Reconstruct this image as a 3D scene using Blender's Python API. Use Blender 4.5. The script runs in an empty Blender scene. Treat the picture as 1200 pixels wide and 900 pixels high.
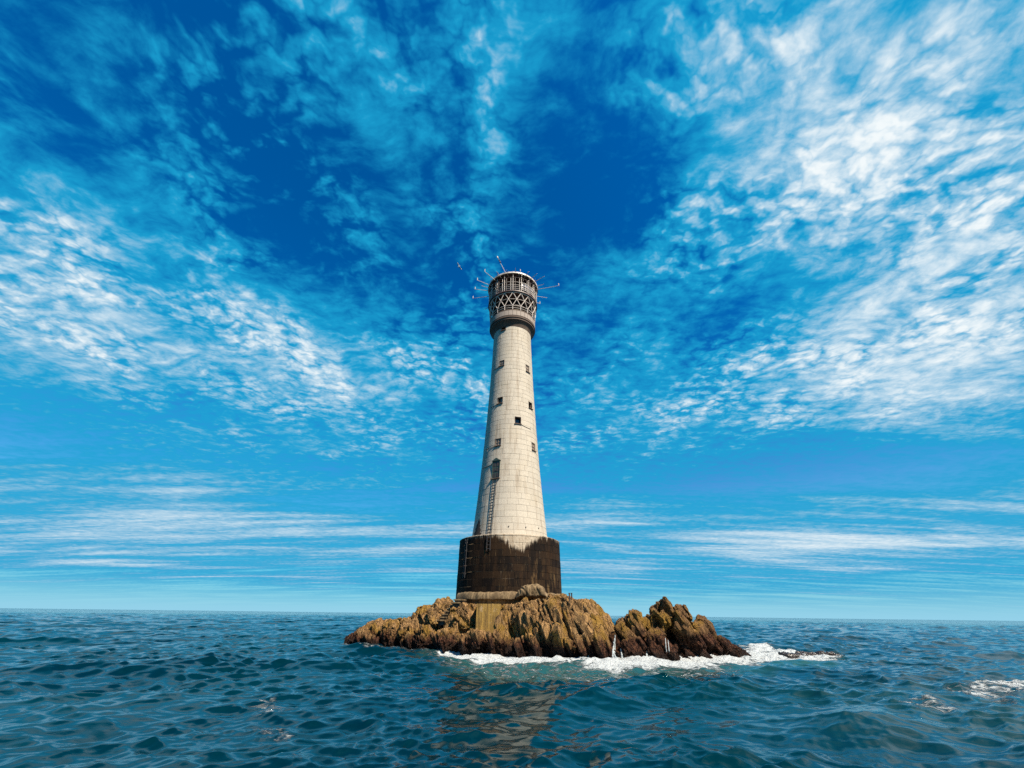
import bpy, bmesh, math, random
import numpy as np
from mathutils import Vector, Matrix
from mathutils.bvhtree import BVHTree

random.seed(7)
rng = np.random.default_rng(11)
sc = bpy.context.scene
COL = sc.collection
R = math.radians

# ------------------------------------------------------------------ camera
F_PX, CAM = 450.0, np.array([0.0, 0.0, 3.15])      # focal length in pixels of a 1200 x 900 frame
ROLL, PITCH = R(0.72), math.atan(270 / 450)
FW = np.array([0, math.cos(PITCH), math.sin(PITCH)])
_up0 = np.array([0, -math.sin(PITCH), math.cos(PITCH)])
_r0 = np.array([1.0, 0, 0])
RIGHT = _r0 * math.cos(ROLL) + _up0 * math.sin(ROLL)
UP = -_r0 * math.sin(ROLL) + _up0 * math.cos(ROLL)
cd = bpy.data.cameras.new('camera')
cam = bpy.data.objects.new('camera', cd)
COL.objects.link(cam)
cd.sensor_width = 36
cd.lens = F_PX / 1200 * 36
cd.clip_start = 0.05
cd.clip_end = 40000
cam.matrix_world = Matrix(((RIGHT[0], UP[0], -FW[0], CAM[0]), (RIGHT[1], UP[1], -FW[1], CAM[1]),
                           (RIGHT[2], UP[2], -FW[2], CAM[2]), (0, 0, 0, 1)))
sc.camera = cam

def ray(px, py):
    d = FW * F_PX + RIGHT * (px - 600) - UP * (py - 450)
    return d / np.linalg.norm(d)
def atY(px, py, Y):
    d = ray(px, py); return CAM + d * (Y / d[1])
def atZ(px, py, Z=0.0):
    d = ray(px, py); return CAM + d * ((Z - CAM[2]) / d[2])

# ------------------------------------------------------------------ exposure, sun, sky
sc.view_settings.view_transform = 'Standard'
sc.view_settings.look = 'None'
sc.view_settings.exposure = math.log2(2.2)
sc.view_settings.gamma = 1.0
sc.cycles.use_denoising = False
sc.view_settings.use_curve_mapping = False
SUN_AZ, SUN_EL = R(40), R(50)          # azimuth to the right of straight behind the camera
S = Vector((math.sin(SUN_AZ) * math.cos(SUN_EL), -math.cos(SUN_AZ) * math.cos(SUN_EL), math.sin(SUN_EL)))
sd = bpy.data.lights.new('sun', 'SUN')
sd.energy = 4.8
sd.angle = R(0.53)
sd.color = (1.0, 0.90, 0.74)
sun = bpy.data.objects.new('sun', sd)
COL.objects.link(sun)
sun.rotation_euler = (-S).to_track_quat('-Z', 'Y').to_euler()

world = bpy.data.worlds.new('World')
sc.world = world
world.use_nodes = True

class NG:
    """small helper that writes node graphs"""
    def __init__(self, nt):
        self.nt = nt; self.n = nt.nodes; self.l = nt.links
        self.n.clear(); self.dim = '3D'
    def put(self, sock, v):
        if hasattr(v, 'is_output'): self.l.new(v, sock)
        elif v is not None: sock.default_value = v
    def new(self, t, **kw):
        nd = self.n.new(t)
        for k, v in kw.items(): setattr(nd, k, v)
        return nd
    def m(self, op, a, b=None, c=None, clamp=False):
        nd = self.new('ShaderNodeMath', operation=op, use_clamp=clamp)
        self.put(nd.inputs[0], a)
        if b is not None: self.put(nd.inputs[1], b)
        if c is not None: self.put(nd.inputs[2], c)
        return nd.outputs[0]
    def v(self, op, a, b=None, scale=None):
        nd = self.new('ShaderNodeVectorMath', operation=op)
        self.put(nd.inputs[0], a)
        if b is not None: self.put(nd.inputs[1], b)
        if scale is not None: self.put(nd.inputs['Scale'], scale)
        return nd.outputs['Value'] if op in ('LENGTH', 'DOT_PRODUCT', 'DISTANCE') else nd.outputs[0]
    def xyz(self, x, y, z):
        nd = self.new('ShaderNodeCombineXYZ')
        for s, q in zip(nd.inputs, (x, y, z)): self.put(s, q)
        return nd.outputs[0]
    def sep(self, v):
        nd = self.new('ShaderNodeSeparateXYZ'); self.put(nd.inputs[0], v); return nd.outputs
    def noise(self, vec, scale, detail=4, rough=0.55, dist=0.0, lac=2.0, col=False, ty='FBM'):
        nd = self.new('ShaderNodeTexNoise', noise_dimensions=self.dim, noise_type=ty)
        self.put(nd.inputs['Vector'], vec)
        nd.inputs['Scale'].default_value = scale
        nd.inputs['Detail'].default_value = detail
        nd.inputs['Roughness'].default_value = rough
        nd.inputs['Lacunarity'].default_value = lac
        nd.inputs['Distortion'].default_value = dist
        return nd.outputs['Color' if col else 'Fac']
    def voro(self, vec, scale, feat='F1', rand=1.0, out='Distance', smooth=None):
        nd = self.new('ShaderNodeTexVoronoi', feature=feat, voronoi_dimensions=self.dim)
        self.put(nd.inputs['Vector'], vec)
        nd.inputs['Scale'].default_value = scale
        nd.inputs['Randomness'].default_value = rand
        if smooth is not None: nd.inputs['Smoothness'].default_value = smooth
        return nd.outputs[out]
    def mp(self, vec, loc=(0, 0, 0), rot=(0, 0, 0), scale=(1, 1, 1)):
        nd = self.new('ShaderNodeMapping')
        self.put(nd.inputs[0], vec)
        nd.inputs[1].default_value = loc; nd.inputs[2].default_value = rot; nd.inputs[3].default_value = scale
        return nd.outputs[0]
    def rng(self, v, a, b, c=0.0, d=1.0, ty='SMOOTHSTEP'):
        nd = self.new('ShaderNodeMapRange', interpolation_type=ty)
        for s, q in zip(nd.inputs, (v, a, b, c, d)): self.put(s, q)
        return nd.outputs[0]
    def mix(self, f, a, b, blend='MIX'):
        nd = self.new('ShaderNodeMix', data_type='RGBA', blend_type=blend)
        self.put(nd.inputs[0], f)
        for s, q in ((nd.inputs[6], a), (nd.inputs[7], b)):
            self.put(s, (*q, 1) if isinstance(q, tuple) and len(q) == 3 else q)
        return nd.outputs[2]
    def ramp(self, f, stops):
        nd = self.new('ShaderNodeValToRGB')
        cr = nd.color_ramp
        while len(cr.elements) < len(stops): cr.elements.new(0.5)
        for e, (p, c) in zip(cr.elements, stops):
            e.position = p; e.color = (*c, 1)
        self.put(nd.inputs[0], f)
        return nd.outputs[0]

g = NG(world.node_tree)
g.dim = '2D'
out = g.new('ShaderNodeOutputWorld')
sky = g.new('ShaderNodeTexSky', sky_type='NISHITA')
sky.sun_disc = False
sky.sun_elevation = SUN_EL
sky.sun_rotation = math.atan2(S.x, S.y)
sky.air_density = 1.0
sky.dust_density = 0.6
sky.ozone_density = 3.0
tc = g.new('ShaderNodeTexCoord')
D = tc.outputs['Generated']
dx, dy, dz = g.sep(D)
el = g.m('MAXIMUM', dz, 0.0)
iz = g.m('DIVIDE', 1.0, g.m('ADD', el, 0.05))
P = g.xyz(g.m('MULTIPLY', dx, iz), g.m('MULTIPLY', dy, iz), 0.0)     # position on the flat cloud layer

# where the cloud fields lie on the sky: centre, half axes (x, y as seen), turn, weight
FIELDS = [
    # left altocumulus field and its bright heart
    (180, 370, 330, 120, 20, .38), (420, 440, 150, 62, 12, .34), (40, 330, 200, 120, 25, .20), (90, 410, 130, 60, 22, .2),
    (300, 350, 110, 45, 25, .14),
    # upper left thin veil
    (170, 90, 260, 130, 25, .04), (60, 230, 170, 70, 20, .12),
    # mottled streaks at the top centre
    (440, 110, 32, 120, -8, .22), (578, 80, 48, 130, 3, .24), (530, 240, 120, 110, 0, .06), (640, 15, 70, 40, 0, .15),
    # big field on the right
    (1010, 70, 330, 160, 10, .38), (960, 230, 190, 150, 0, .24), (1100, 330, 300, 160, -18, .36), (850, 170, 110, 110, 0, .16),
    (1010, 420, 260, 75, -10, .22), (740, 318, 55, 36, -15, .34), (780, 60, 90, 80, -30, .2),
    # low bands
    (760, 510, 130, 35, -5, .22), (1150, 480, 200, 60, 5, .24), (1000, 615, 380, 40, -6, .22), (720, 585, 60, 40, -20, .14),
    (250, 612, 420, 45, 3, .16), (600, 645, 1000, 50, 0, .25), (600, 560, 1000, 50, 0, .13), (1040, 240, 300, 270, 0, .18), (620, 430, 240, 90, 0, .14), (950, 475, 380, 55, -5, .20), (250, 505, 380, 36, 5, .12), (150, 580, 260, 30, 5, .20), (640, 430, 150, 50, -5, .12), (560, 660, 800, 40, 1, .12),
    # clear gaps
    (330, 230, 100, 75, 30, -.24), (700, 230, 85, 110, 10, -.28), (500, 330, 110, 70, 15, -.12), (880, 90, 55, 40, 10, -.20),
    (1060, 250, 150, 55, -35, -.20), (870, 375, 75, 50, -30, -.22), (850, 510, 260, 42, -5, -.10),
    (60, 60, 110, 90, 20, -.12), (1000, 560, 300, 40, -8, -.10), (1130, 545, 110, 28, -8, -.06),
]
cov = None
for (px, py, ax, ay, turn, w) in FIELDS:
    c = ray(px, py)
    t = R(turn)
    e1 = ray(px + ax * math.cos(t) * .1, py + ax * math.sin(t) * .1) - c
    e2 = ray(px - ay * math.sin(t) * .1, py + ay * math.cos(t) * .1) - c
    l1, l2 = np.linalg.norm(e1) * 10, np.linalg.norm(e2) * 10
    e1 /= np.linalg.norm(e1); e2 -= e1 * (e1 @ e2); e2 /= np.linalg.norm(e2)
    e3 = np.cross(e1, e2)
    eu = Matrix((e1, e2, e3)).transposed().to_euler()
    nd = g.new('ShaderNodeMapping', vector_type='TEXTURE')
    g.l.new(D, nd.inputs[0])
    nd.inputs[1].default_value = tuple(c); nd.inputs[2].default_value = eu; nd.inputs[3].default_value = (l1, l2, max(l1, l2))
    gss = g.rng(g.v('LENGTH', nd.outputs[0]), 1.75, 0.0, 0.0, w)
    cov = gss if cov is None else g.m('ADD', cov, gss)

warp = g.v('SCALE', g.v('SUBTRACT', g.noise(P, 3.0, 2, .6, col=True), (.5, .5, .5)), scale=0.13)
PW = g.v('ADD', P, warp)
PP = g.v('ADD', PW, g.v('SCALE', g.v('SUBTRACT', g.noise(P, 24.0, 2, .6, col=True), (.5, .5, .5)), scale=0.05))
street = g.noise(g.mp(PW, rot=(0, 0, R(-6)), scale=(2.1, .55, 1)), 2.0, 3, .55)      # cloud streets run away from the viewer
mid = g.noise(g.mp(PW, rot=(0, 0, R(14)), scale=(.9, 1.3, 1)), 4.0, 3, .55)
cells = g.noise(g.mp(PW, rot=(0, 0, R(15)), scale=(.85, 1.35, 1)), 13.0, 5, .62, 0)
puff = g.m('SUBTRACT', .60, g.voro(g.mp(PP, rot=(0, 0, R(12)), scale=(1.0, 1.35, 1)), 14.0))
puff2 = g.m('SUBTRACT', .58, g.voro(g.mp(PP, rot=(0, 0, R(-20)), scale=(1.0, 1.2, 1)), 33.0))
streak = g.noise(g.mp(P, rot=(0, 0, R(6)), scale=(.22, .85, 1)), 1.5, 5, .54, .4)
streak2 = g.noise(g.mp(P, rot=(0, 0, R(-4)), scale=(.30, 2.2, 1)), 1.9, 4, .6)
far = g.rng(el, .46, .17)
patch = g.rng(g.noise(PW, 2.6, 2, .5), .36, .66, .35, 1.25)              # cloudlets come and go from place to place
tex = g.m('ADD', g.m('MULTIPLY', g.m('SUBTRACT', cells, .5), .70), g.m('MULTIPLY', g.m('ADD', g.m('MULTIPLY', puff, .46), g.m('MULTIPLY', puff2, .26)), patch))
tex = g.m('ADD', tex, g.m('ADD', g.m('MULTIPLY', g.m('SUBTRACT', street, .5), .52), g.m('MULTIPLY', g.m('SUBTRACT', mid, .5), .55)))
tex2 = g.m('ADD', g.m('ADD', g.m('MULTIPLY', g.m('SUBTRACT', streak, .38), 1.15), g.m('MULTIPLY', g.m('SUBTRACT', streak2, .48), .65)), g.m('MULTIPLY', g.m('SUBTRACT', cells, .5), .42))
tex = g.m('ADD', g.m('MULTIPLY', tex, g.m('SUBTRACT', 1.0, far)), g.m('MULTIPLY', tex2, far))
dens = g.m('ADD', tex, g.m('ADD', g.m('MULTIPLY', cov, 1.0), -.04))
thin = g.rng(dens, -.14, .54)
thick = g.rng(dens, .36, 1.24)
fade = g.rng(el, .0, .06)
thin = g.m('MULTIPLY', thin, fade); thick = g.m('MULTIPLY', thick, fade)
# clear sky, graded like the photograph, paler and cyan towards the horizon
hs = g.new('ShaderNodeHueSaturation')
hs.inputs['Hue'].default_value = 0.5
hs.inputs['Saturation'].default_value = 1.55
hs.inputs['Value'].default_value = 1.0
g.l.new(sky.outputs[0], hs.inputs['Color'])
clear = g.v('MULTIPLY', hs.outputs[0], (.20, 1.06, 1.22))
clear = g.v('MAXIMUM', clear, (0, 0, 0))
EXPO = 2.2                                   # 2 ** view exposure
STR = 0.12 / EXPO
K = 1 / 0.12
low = g.m('POWER', g.m('SUBTRACT', 1.0, g.m('MINIMUM', g.m('MAXIMUM', g.m('MULTIPLY', el, 1.35), 0.0), 1.0)), 3.8)
clear = g.mix(low, clear, (.30 * K, .64 * K, .82 * K))
c1 = g.mix(thin, clear, (.012 * K, .37 * K, .66 * K))
c2 = g.mix(thick, c1, (.90 * K, .96 * K, .98 * K))
bg = g.new('ShaderNodeBackground')
bg.inputs['Strength'].default_value = STR
g.l.new(c2, bg.inputs['Color'])
g.l.new(bg.outputs[0], out.inputs['Surface'])
world.cycles.sampling_method = 'MANUAL'
world.cycles.sample_map_resolution = 512

# ------------------------------------------------------------------ helpers
def tag(o, label=None, cat=None, group=None, kind=None):
    if label: o['label'] = label
    if cat: o['category'] = cat
    if group: o['group'] = group
    if kind: o['kind'] = kind
    return o
def link(name, me, mat=None, parent=None, loc=None):
    o = bpy.data.objects.new(name, me)
    COL.objects.link(o)
    if me is not None and mat is not None and not me.materials: me.materials.append(mat)
    if parent is not None: o.parent = parent
    if loc is not None: o.location = loc
    return o
def empty(name, loc=(0, 0, 0), parent=None):
    return link(name, None, None, parent, loc)
def smooth(me, on=True):
    me.polygons.foreach_set('use_smooth', [on] * len(me.polygons)); me.update(); return me
def mesh(name, vs, fs, sm=False):
    me = bpy.data.meshes.new(name)
    me.from_pydata([tuple(map(float, v)) for v in vs], [], fs)
    me.update()
    if sm: smooth(me)
    return me
class MB:
    def __init__(self): self.v = []; self.f = []
    def add(self, vs, fs):
        o = len(self.v); self.v += [tuple(map(float, v)) for v in vs]; self.f += [tuple(i + o for i in f) for f in fs]; return self
    def box(self, c, s, M=None):
        c = np.array(c, float); s = np.array(s, float) / 2
        vs = [np.array([x, y, z]) * s for x in (-1, 1) for y in (-1, 1) for z in (-1, 1)]
        if M is not None: vs = [np.array(M @ Vector(v)) for v in vs]
        return self.add([v + c for v in vs], [(0, 1, 3, 2), (4, 6, 7, 5), (0, 4, 5, 1), (2, 3, 7, 6), (0, 2, 6, 4), (1, 5, 7, 3)])
    def tube(self, pts, r, n=8, cap=True, closed=False):
        pts = [Vector(p) for p in pts]; k = len(pts)
        rs = r if hasattr(r, '__len__') else [r] * k
        vs = []; nrm = None
        for i, p in enumerate(pts):
            a = pts[(i - 1) % k] if (i or closed) else p
            b = pts[(i + 1) % k] if (i < k - 1 or closed) else p
            t = (b - a).normalized()
            if nrm is None:
                nrm = t.orthogonal().normalized()
            else:
                nrm = (nrm - t * nrm.dot(t)).normalized()
            bn = t.cross(nrm)
            for j in range(n):
                q = 2 * math.pi * j / n
                vs.append(p + (nrm * math.cos(q) + bn * math.sin(q)) * rs[i])
        fs = []
        for i in range(k if closed else k - 1):
            for j in range(n):
                i2 = (i + 1) % k
                fs.append((i * n + j, i * n + (j + 1) % n, i2 * n + (j + 1) % n, i2 * n + j))
        if cap and not closed:
            fs.append(tuple(range(n - 1, -1, -1))); fs.append(tuple((k - 1) * n + j for j in range(n)))
        return self.add(vs, fs)
    def lathe(self, prof, n=96, a0=0.0, a1=2 * math.pi):
        full = abs(a1 - a0 - 2 * math.pi) < 1e-6
        m = n if full else n + 1
        vs = []
        for (r, z) in prof:
            for j in range(m):
                a = a0 + (a1 - a0) * j / n
                vs.append((r * math.sin(a), -r * math.cos(a), z))
        fs = []
        for i in range(len(prof) - 1):
            for j in range(n):
                k = (j + 1) % m
                fs.append((i * m + j, i * m + k, (i + 1) * m + k, (i + 1) * m + j))
        return self.add(vs, fs)
    def me(self, name, sm=False): return mesh(name, self.v, self.f, sm)
    def build(self, name, mat, parent=None, sm=False, loc=None):
        return link(name, self.me(name, sm), mat, parent, loc)

_perm = rng.permutation(256).astype(np.int32)
_perm = np.concatenate([_perm, _perm])
_gr = rng.normal(size=(256, 3)); _gr /= np.linalg.norm(_gr, axis=1)[:, None]
def perlin(p):
    p = np.asarray(p, float)
    i = np.floor(p).astype(np.int64); f = p - i; i &= 255
    u = f * f * f * (f * (f * 6 - 15) + 10)
    def gd(ox, oy, oz):
        h = _perm[_perm[_perm[(i[:, 0] + ox) & 255] + ((i[:, 1] + oy) & 255)] + ((i[:, 2] + oz) & 255)]
        q = _gr[h]
        return q[:, 0] * (f[:, 0] - ox) + q[:, 1] * (f[:, 1] - oy) + q[:, 2] * (f[:, 2] - oz)
    def L(a, b, t): return a + (b - a) * t
    x00 = L(gd(0, 0, 0), gd(1, 0, 0), u[:, 0]); x10 = L(gd(0, 1, 0), gd(1, 1, 0), u[:, 0])
    x01 = L(gd(0, 0, 1), gd(1, 0, 1), u[:, 0]); x11 = L(gd(0, 1, 1), gd(1, 1, 1), u[:, 0])
    return L(L(x00, x10, u[:, 1]), L(x01, x11, u[:, 1]), u[:, 2]) * 1.5
def fbm(p, o=4, gain=.5, lac=2.03):
    s = np.zeros(len(p)); a = 1.0
    for _ in range(o):
        s += a * perlin(p); p = p * lac + 17.3; a *= gain
    return s
def worley(p, seed=0):
    """nearest and second distance, the nearest cell's random number and a random slope inside it"""
    i = np.floor(p).astype(np.int64)
    F1 = np.full(len(p), 9.0); F2 = np.full(len(p), 9.0); ID = np.zeros(len(p), np.int64); C = np.zeros_like(p)
    for ox in (-1, 0, 1):
        for oy in (-1, 0, 1):
            for oz in (-1, 0, 1):
                c = i + np.array([ox, oy, oz])
                hsh = _perm[_perm[_perm[(c[:, 0] + seed) & 255] + (c[:, 1] & 255)] + (c[:, 2] & 255)]
                pt = c + .5 + _gr[hsh] * .48
                d = np.linalg.norm(p - pt, axis=1)
                new = d < F1
                F2 = np.where(new, F1, np.minimum(F2, d)); F1 = np.where(new, d, F1)
                ID = np.where(new, hsh, ID); C = np.where(new[:, None], pt, C)
    slope = ((p - C) * _gr[(ID * 7 + 13) & 255]).sum(1)
    return F1, F2, ((ID * 37 + 11) % 256) / 255.0 - .5, slope
def ridged(p, o=3, gain=.5):
    s = np.zeros(len(p)); a = 1.0
    for _ in range(o):
        s += a * (1 - np.abs(perlin(p)) * 2); p = p * 2.07 + 9.1; a *= gain
    return s
def sstep(a, b, x):
    t = np.clip((x - a) / (b - a), 0, 1); return t * t * (3 - 2 * t)
def verts(me):
    a = np.empty(len(me.vertices) * 3, np.float32); me.vertices.foreach_get('co', a); return a.reshape(-1, 3).astype(float)
def set_verts(me, a):
    me.vertices.foreach_set('co', a.astype(np.float32).ravel()); me.update()
def normals(me):
    a = np.empty(len(me.vertices) * 3, np.float32); me.vertex_normals.foreach_get('vector', a); return a.reshape(-1, 3).astype(float)

# ------------------------------------------------------------------ materials
MATS = {}
def material(name):
    mt = bpy.data.materials.new(name); mt.use_nodes = True
    q = NG(mt.node_tree)
    o = q.new('ShaderNodeOutputMaterial'); b = q.new('ShaderNodeBsdfPrincipled')
    q.l.new(b.outputs[0], o.inputs['Surface'])
    MATS[name] = mt
    return mt, q, b
def bump(q, b, h, strength, dist):
    nd = q.new('ShaderNodeBump')
    nd.inputs['Strength'].default_value = strength; nd.inputs['Distance'].default_value = dist
    q.put(nd.inputs['Height'], h); q.l.new(nd.outputs[0], b.inputs['Normal'])
    return nd
def wpos(q):
    return q.new('ShaderNodeNewGeometry').outputs['Position']

# pale weathered granite of the tower
def granite(name, base, dark):
    mt, q, b = material(name)
    P = wpos(q)
    rnd = q.new('ShaderNodeAttribute', attribute_name='tint').outputs['Fac']
    spots = q.noise(P, 5.5, 6, .65)
    blot = q.noise(P, .35, 4, .6)
    strk = q.noise(q.mp(P, scale=(1.6, 1.6, .10)), 1.1, 5, .6)
    c = q.mix(q.rng(spots, .35, .75), tuple(x * .80 for x in base), base)
    c = q.mix(q.m('MULTIPLY', rnd, .34), c, tuple(x * .60 for x in base))
    c = q.mix(q.m('MULTIPLY', q.rng(blot, .48, .78), .35), c, (.36, .28, .18))
    c = q.mix(q.m('MULTIPLY', q.rng(strk, .50, .76), .70), c, dark)
    q.put(b.inputs['Base Color'], c)
    b.inputs['Roughness'].default_value = .85
    bump(q, b, q.m('ADD', q.noise(P, 14, 5, .7), q.m('MULTIPLY', spots, 1.2)), .35, .03)
    return mt
M_STONE = granite('pale_granite', (.45, .388, .31), (.20, .145, .095))
M_PARA = granite('parapet_granite', (.30, .24, .20), (.12, .08, .06))
M_STONE2 = granite('gallery_granite', (.085, .052, .036), (.035, .02, .013))  # dark colour holds both the soffit's shade and its staining

mt, q, b = material('mortar')
P = wpos(q)
q.put(b.inputs['Base Color'], q.mix(q.noise(P, 3, 4), (.20, .155, .11), (.30, .245, .18)))
b.inputs['Roughness'].default_value = .95
M_MORTAR = mt

# wave washed drum: granite under a black brown coat of weed, bare at the top of the front
mt, q, b = material('drum_stone')
P = wpos(q)
X, Y, Z = q.sep(P)
a = q.m('ARCTAN2', X, q.m('SUBTRACT', 52.0, Y))                      # angle round the drum
edge = q.m('ADD', 11.0, q.m('MULTIPLY', q.m('POWER', 2.71828, q.m('MULTIPLY', q.m('POWER', q.m('MULTIPLY', q.m('SUBTRACT', a, .17), 3.6), 2.0), -1.0)), -1.6))
sv = q.mp(P, scale=(3.4, 3.4, .20))
edge = q.m('ADD', edge, q.m('MULTIPLY', q.m('SUBTRACT', q.noise(sv, 1.0, 5, .7), .5), 2.0))
edge = q.m('ADD', edge, q.m('MULTIPLY', q.m('SUBTRACT', q.noise(q.mp(P, scale=(9, 9, 1.2)), 1.0, 4, .7), .5), .9))
cover = q.rng(q.m('SUBTRACT', edge, Z), -.22, .38)
rnd = q.new('ShaderNodeObjectInfo').outputs['Random']
weed = q.mix(q.rng(q.noise(q.mp(P, scale=(1, 1, .25)), 1.5, 5, .65), .42, .72), (.0035, .0018, .0012), (.020, .0095, .004))
weed = q.mix(q.m('MULTIPLY', q.m('MULTIPLY', rnd, rnd), .5), weed, (.036, .018, .007))
weed = q.mix(q.m('MULTIPLY', q.rng(q.noise(sv, 2.0, 4, .7), .60, .74), .75), weed, (.13, .08, .036))
tan_ = q.m('MULTIPLY', q.rng(q.noise(q.mp(P, scale=(2.2, 2.2, .5)), .8, 5, .7), .50, .66), q.m('MULTIPLY', q.rng(Z, 9.0, 5.0), q.rng(a, -.35, .35)))
weed = q.mix(q.m('MULTIPLY', tan_, .8), weed, (.15, .088, .036))
stone = q.mix(q.rng(q.noise(P, 5, 6, .65), .35, .7), (.30, .235, .17), (.43, .355, .265))
stone = q.mix(q.rng(q.noise(sv, 1.2, 4, .6), .5, .72), stone, (.22, .15, .09))
q.put(b.inputs['Base Color'], q.mix(cover, stone, weed))
q.put(b.inputs['Roughness'], q.rng(cover, 0, 1, .85, .80))
q.put(b.inputs['Specular IOR Level'], q.rng(cover, 0, 1, .4, .12))
bump(q, b, q.noise(P, 9, 6, .7), .6, .05)
M_DRUM = mt
mt, q, b = material('drum_joint')
P = wpos(q)
X, Y, Z = q.sep(P)
q.put(b.inputs['Base Color'], q.mix(q.rng(q.noise(P, 1.1, 4, .6), .47, .62), (.02, .011, .006), (.26, .19, .115)))
b.inputs['Roughness'].default_value = .9
M_JOINT = mt

mt, q, b = material('worn_concrete')
P = wpos(q)
st = q.noise(q.mp(P, scale=(2.2, 2.2, .35)), 1.6, 5, .65)
c = q.mix(q.rng(st, .38, .66), (.07, .042, .016), (.20, .132, .064))
c = q.mix(q.rng(q.noise(P, 2.2, 5, .6), .55, .72), c, (.08, .05, .025))
q.put(b.inputs['Base Color'], c); b.inputs['Roughness'].default_value = .9
bump(q, b, q.noise(P, 8, 6, .7), .6, .05)
M_CONC = mt
mt, q, b = material('lichen_wall')
P = wpos(q)
st = q.noise(q.mp(P, scale=(2.5, 2.5, .3)), 1.5, 5, .7)
c = q.mix(q.rng(st, .35, .62), (.11, .06, .012), (.27, .155, .03))
c = q.mix(q.rng(q.noise(P, 1.7, 5, .65), .56, .74), c, (.33, .23, .13))
q.put(b.inputs['Base Color'], c); b.inputs['Roughness'].default_value = .9
bump(q, b, q.noise(P, 8, 6, .7), .7, .06)
M_LICHEN = mt

def paint(name, col, rough=.45, rust=.0, metal=0.0):
    mt, q, b = material(name)
    P = wpos(q)
    c = q.mix(q.rng(q.noise(q.mp(P, scale=(1, 1, .5)), 3.2, 5, .7), .40, .75), col, tuple(x * .72 for x in col))
    if rust: c = q.mix(q.m('MULTIPLY', q.rng(q.noise(P, 2.1, 6, .72), .56, .68), rust), c, (.16, .055, .02))
    q.put(b.inputs['Base Color'], c)
    b.inputs['Roughness'].default_value = rough; b.inputs['Metallic'].default_value = metal
    return mt
M_WHITE = paint('white_paint', (.52, .44, .38), .45, .75)
M_STEEL = paint('rusty_brown_steel', (.075, .040, .035), .55, .5)
M_DARK = paint('dark_iron', (.030, .026, .026), .6, .4)
M_GREEN = paint('green_door_paint', (.035, .058, .045), .5, .25)
M_FRAME = paint('grey_brown_frame', (.14, .10, .075), .6, .3)
M_SHUT = paint('shutter_paint', (.22, .17, .13), .6, .4)
mt, q, b = material('dark_glass')
q.put(b.inputs['Base Color'], q.mix(q.noise(wpos(q), 4, 2), (.008, .008, .010), (.02, .02, .022)))
b.inputs['Roughness'].default_value = .08
M_GLASS = mt
mt, q, b = material('grey_panel_glass')
q.put(b.inputs['Base Color'], q.mix(q.noise(wpos(q), 4, 2), (.10, .10, .13), (.17, .17, .21)))
b.inputs['Roughness'].default_value = .2
M_PANEL = mt

# rock: tan granite above, ochre lichen, red brown weed and barnacles at the tide line
def rockmat(name, tan, weedtop, brown):
    mt, q, b = material(name)
    P = wpos(q)
    X, Y, Z = q.sep(P)
    PD = q.mp(P, rot=(0, R(24), 0), scale=(1.0, 1.0, .28))            # grain runs down the dip
    n1 = q.noise(PD, 2.3, 6, .66)
    n2 = q.noise(P, .55, 4, .6)
    n3 = q.noise(PD, 9.0, 6, .74)
    c = q.mix(q.rng(n1, .36, .66), tuple(x * .30 for x in tan), tan)
    c = q.mix(q.m('MULTIPLY', q.rng(n2, .46, .64), .85), c, (.26, .14, .020))
    c = q.mix(q.m('MULTIPLY', q.rng(q.noise(P, 1.7, 5, .65), .56, .68), .7), c, brown)
    c = q.mix(q.m('MULTIPLY', q.rng(n3, .50, .70), .5), c, tuple(min(1, x * 1.35) for x in tan))
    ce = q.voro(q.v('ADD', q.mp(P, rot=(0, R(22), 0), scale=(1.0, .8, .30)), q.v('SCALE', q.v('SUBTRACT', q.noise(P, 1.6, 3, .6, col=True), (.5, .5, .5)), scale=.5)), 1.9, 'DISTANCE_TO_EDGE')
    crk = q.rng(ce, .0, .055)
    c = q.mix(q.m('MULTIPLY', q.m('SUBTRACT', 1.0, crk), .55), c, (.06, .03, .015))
    wl = q.m('ADD', weedtop, q.m('MULTIPLY', q.m('SUBTRACT', q.noise(P, .8, 5, .65), .5), 2.6))
    wd = q.rng(q.m('SUBTRACT', wl, Z), -.45, .55)
    sp = q.noise(q.mp(P, scale=(1, 1, .55)), 7.0, 5, .75)
    weed = q.mix(q.rng(sp, .42, .66), (.016, .005, .003), (.15, .060, .030))
    weed = q.mix(q.rng(q.noise(P, 19, 4, .7), .60, .72), weed, (.28, .17, .10))
    c = q.mix(wd, c, weed)
    wet = q.rng(q.m('ADD', Z, q.m('MULTIPLY', q.noise(P, 1.2, 3), -.9)), .5, .0)
    c = q.mix(q.m('MULTIPLY', wet, .9), c, (.018, .010, .007))
    q.put(b.inputs['Base Color'], c)
    q.put(b.inputs['Roughness'], q.rng(wet, 0, 1, .86, .40))
    h = q.m('ADD', q.m('MULTIPLY', n1, 1.3), q.m('ADD', n3, q.m('MULTIPLY', q.noise(P, 26, 4, .7), .5)))
    h = q.m('ADD', h, q.m('MULTIPLY', crk, .9))
    b.inputs['Specular IOR Level'].default_value = .15
    bump(q, b, h, 1.0, .28)
    return mt
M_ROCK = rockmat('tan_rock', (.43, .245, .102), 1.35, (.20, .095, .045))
M_CRAG = rockmat('brown_rock', (.27, .145, .062), 1.9, (.12, .06, .032))

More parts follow.
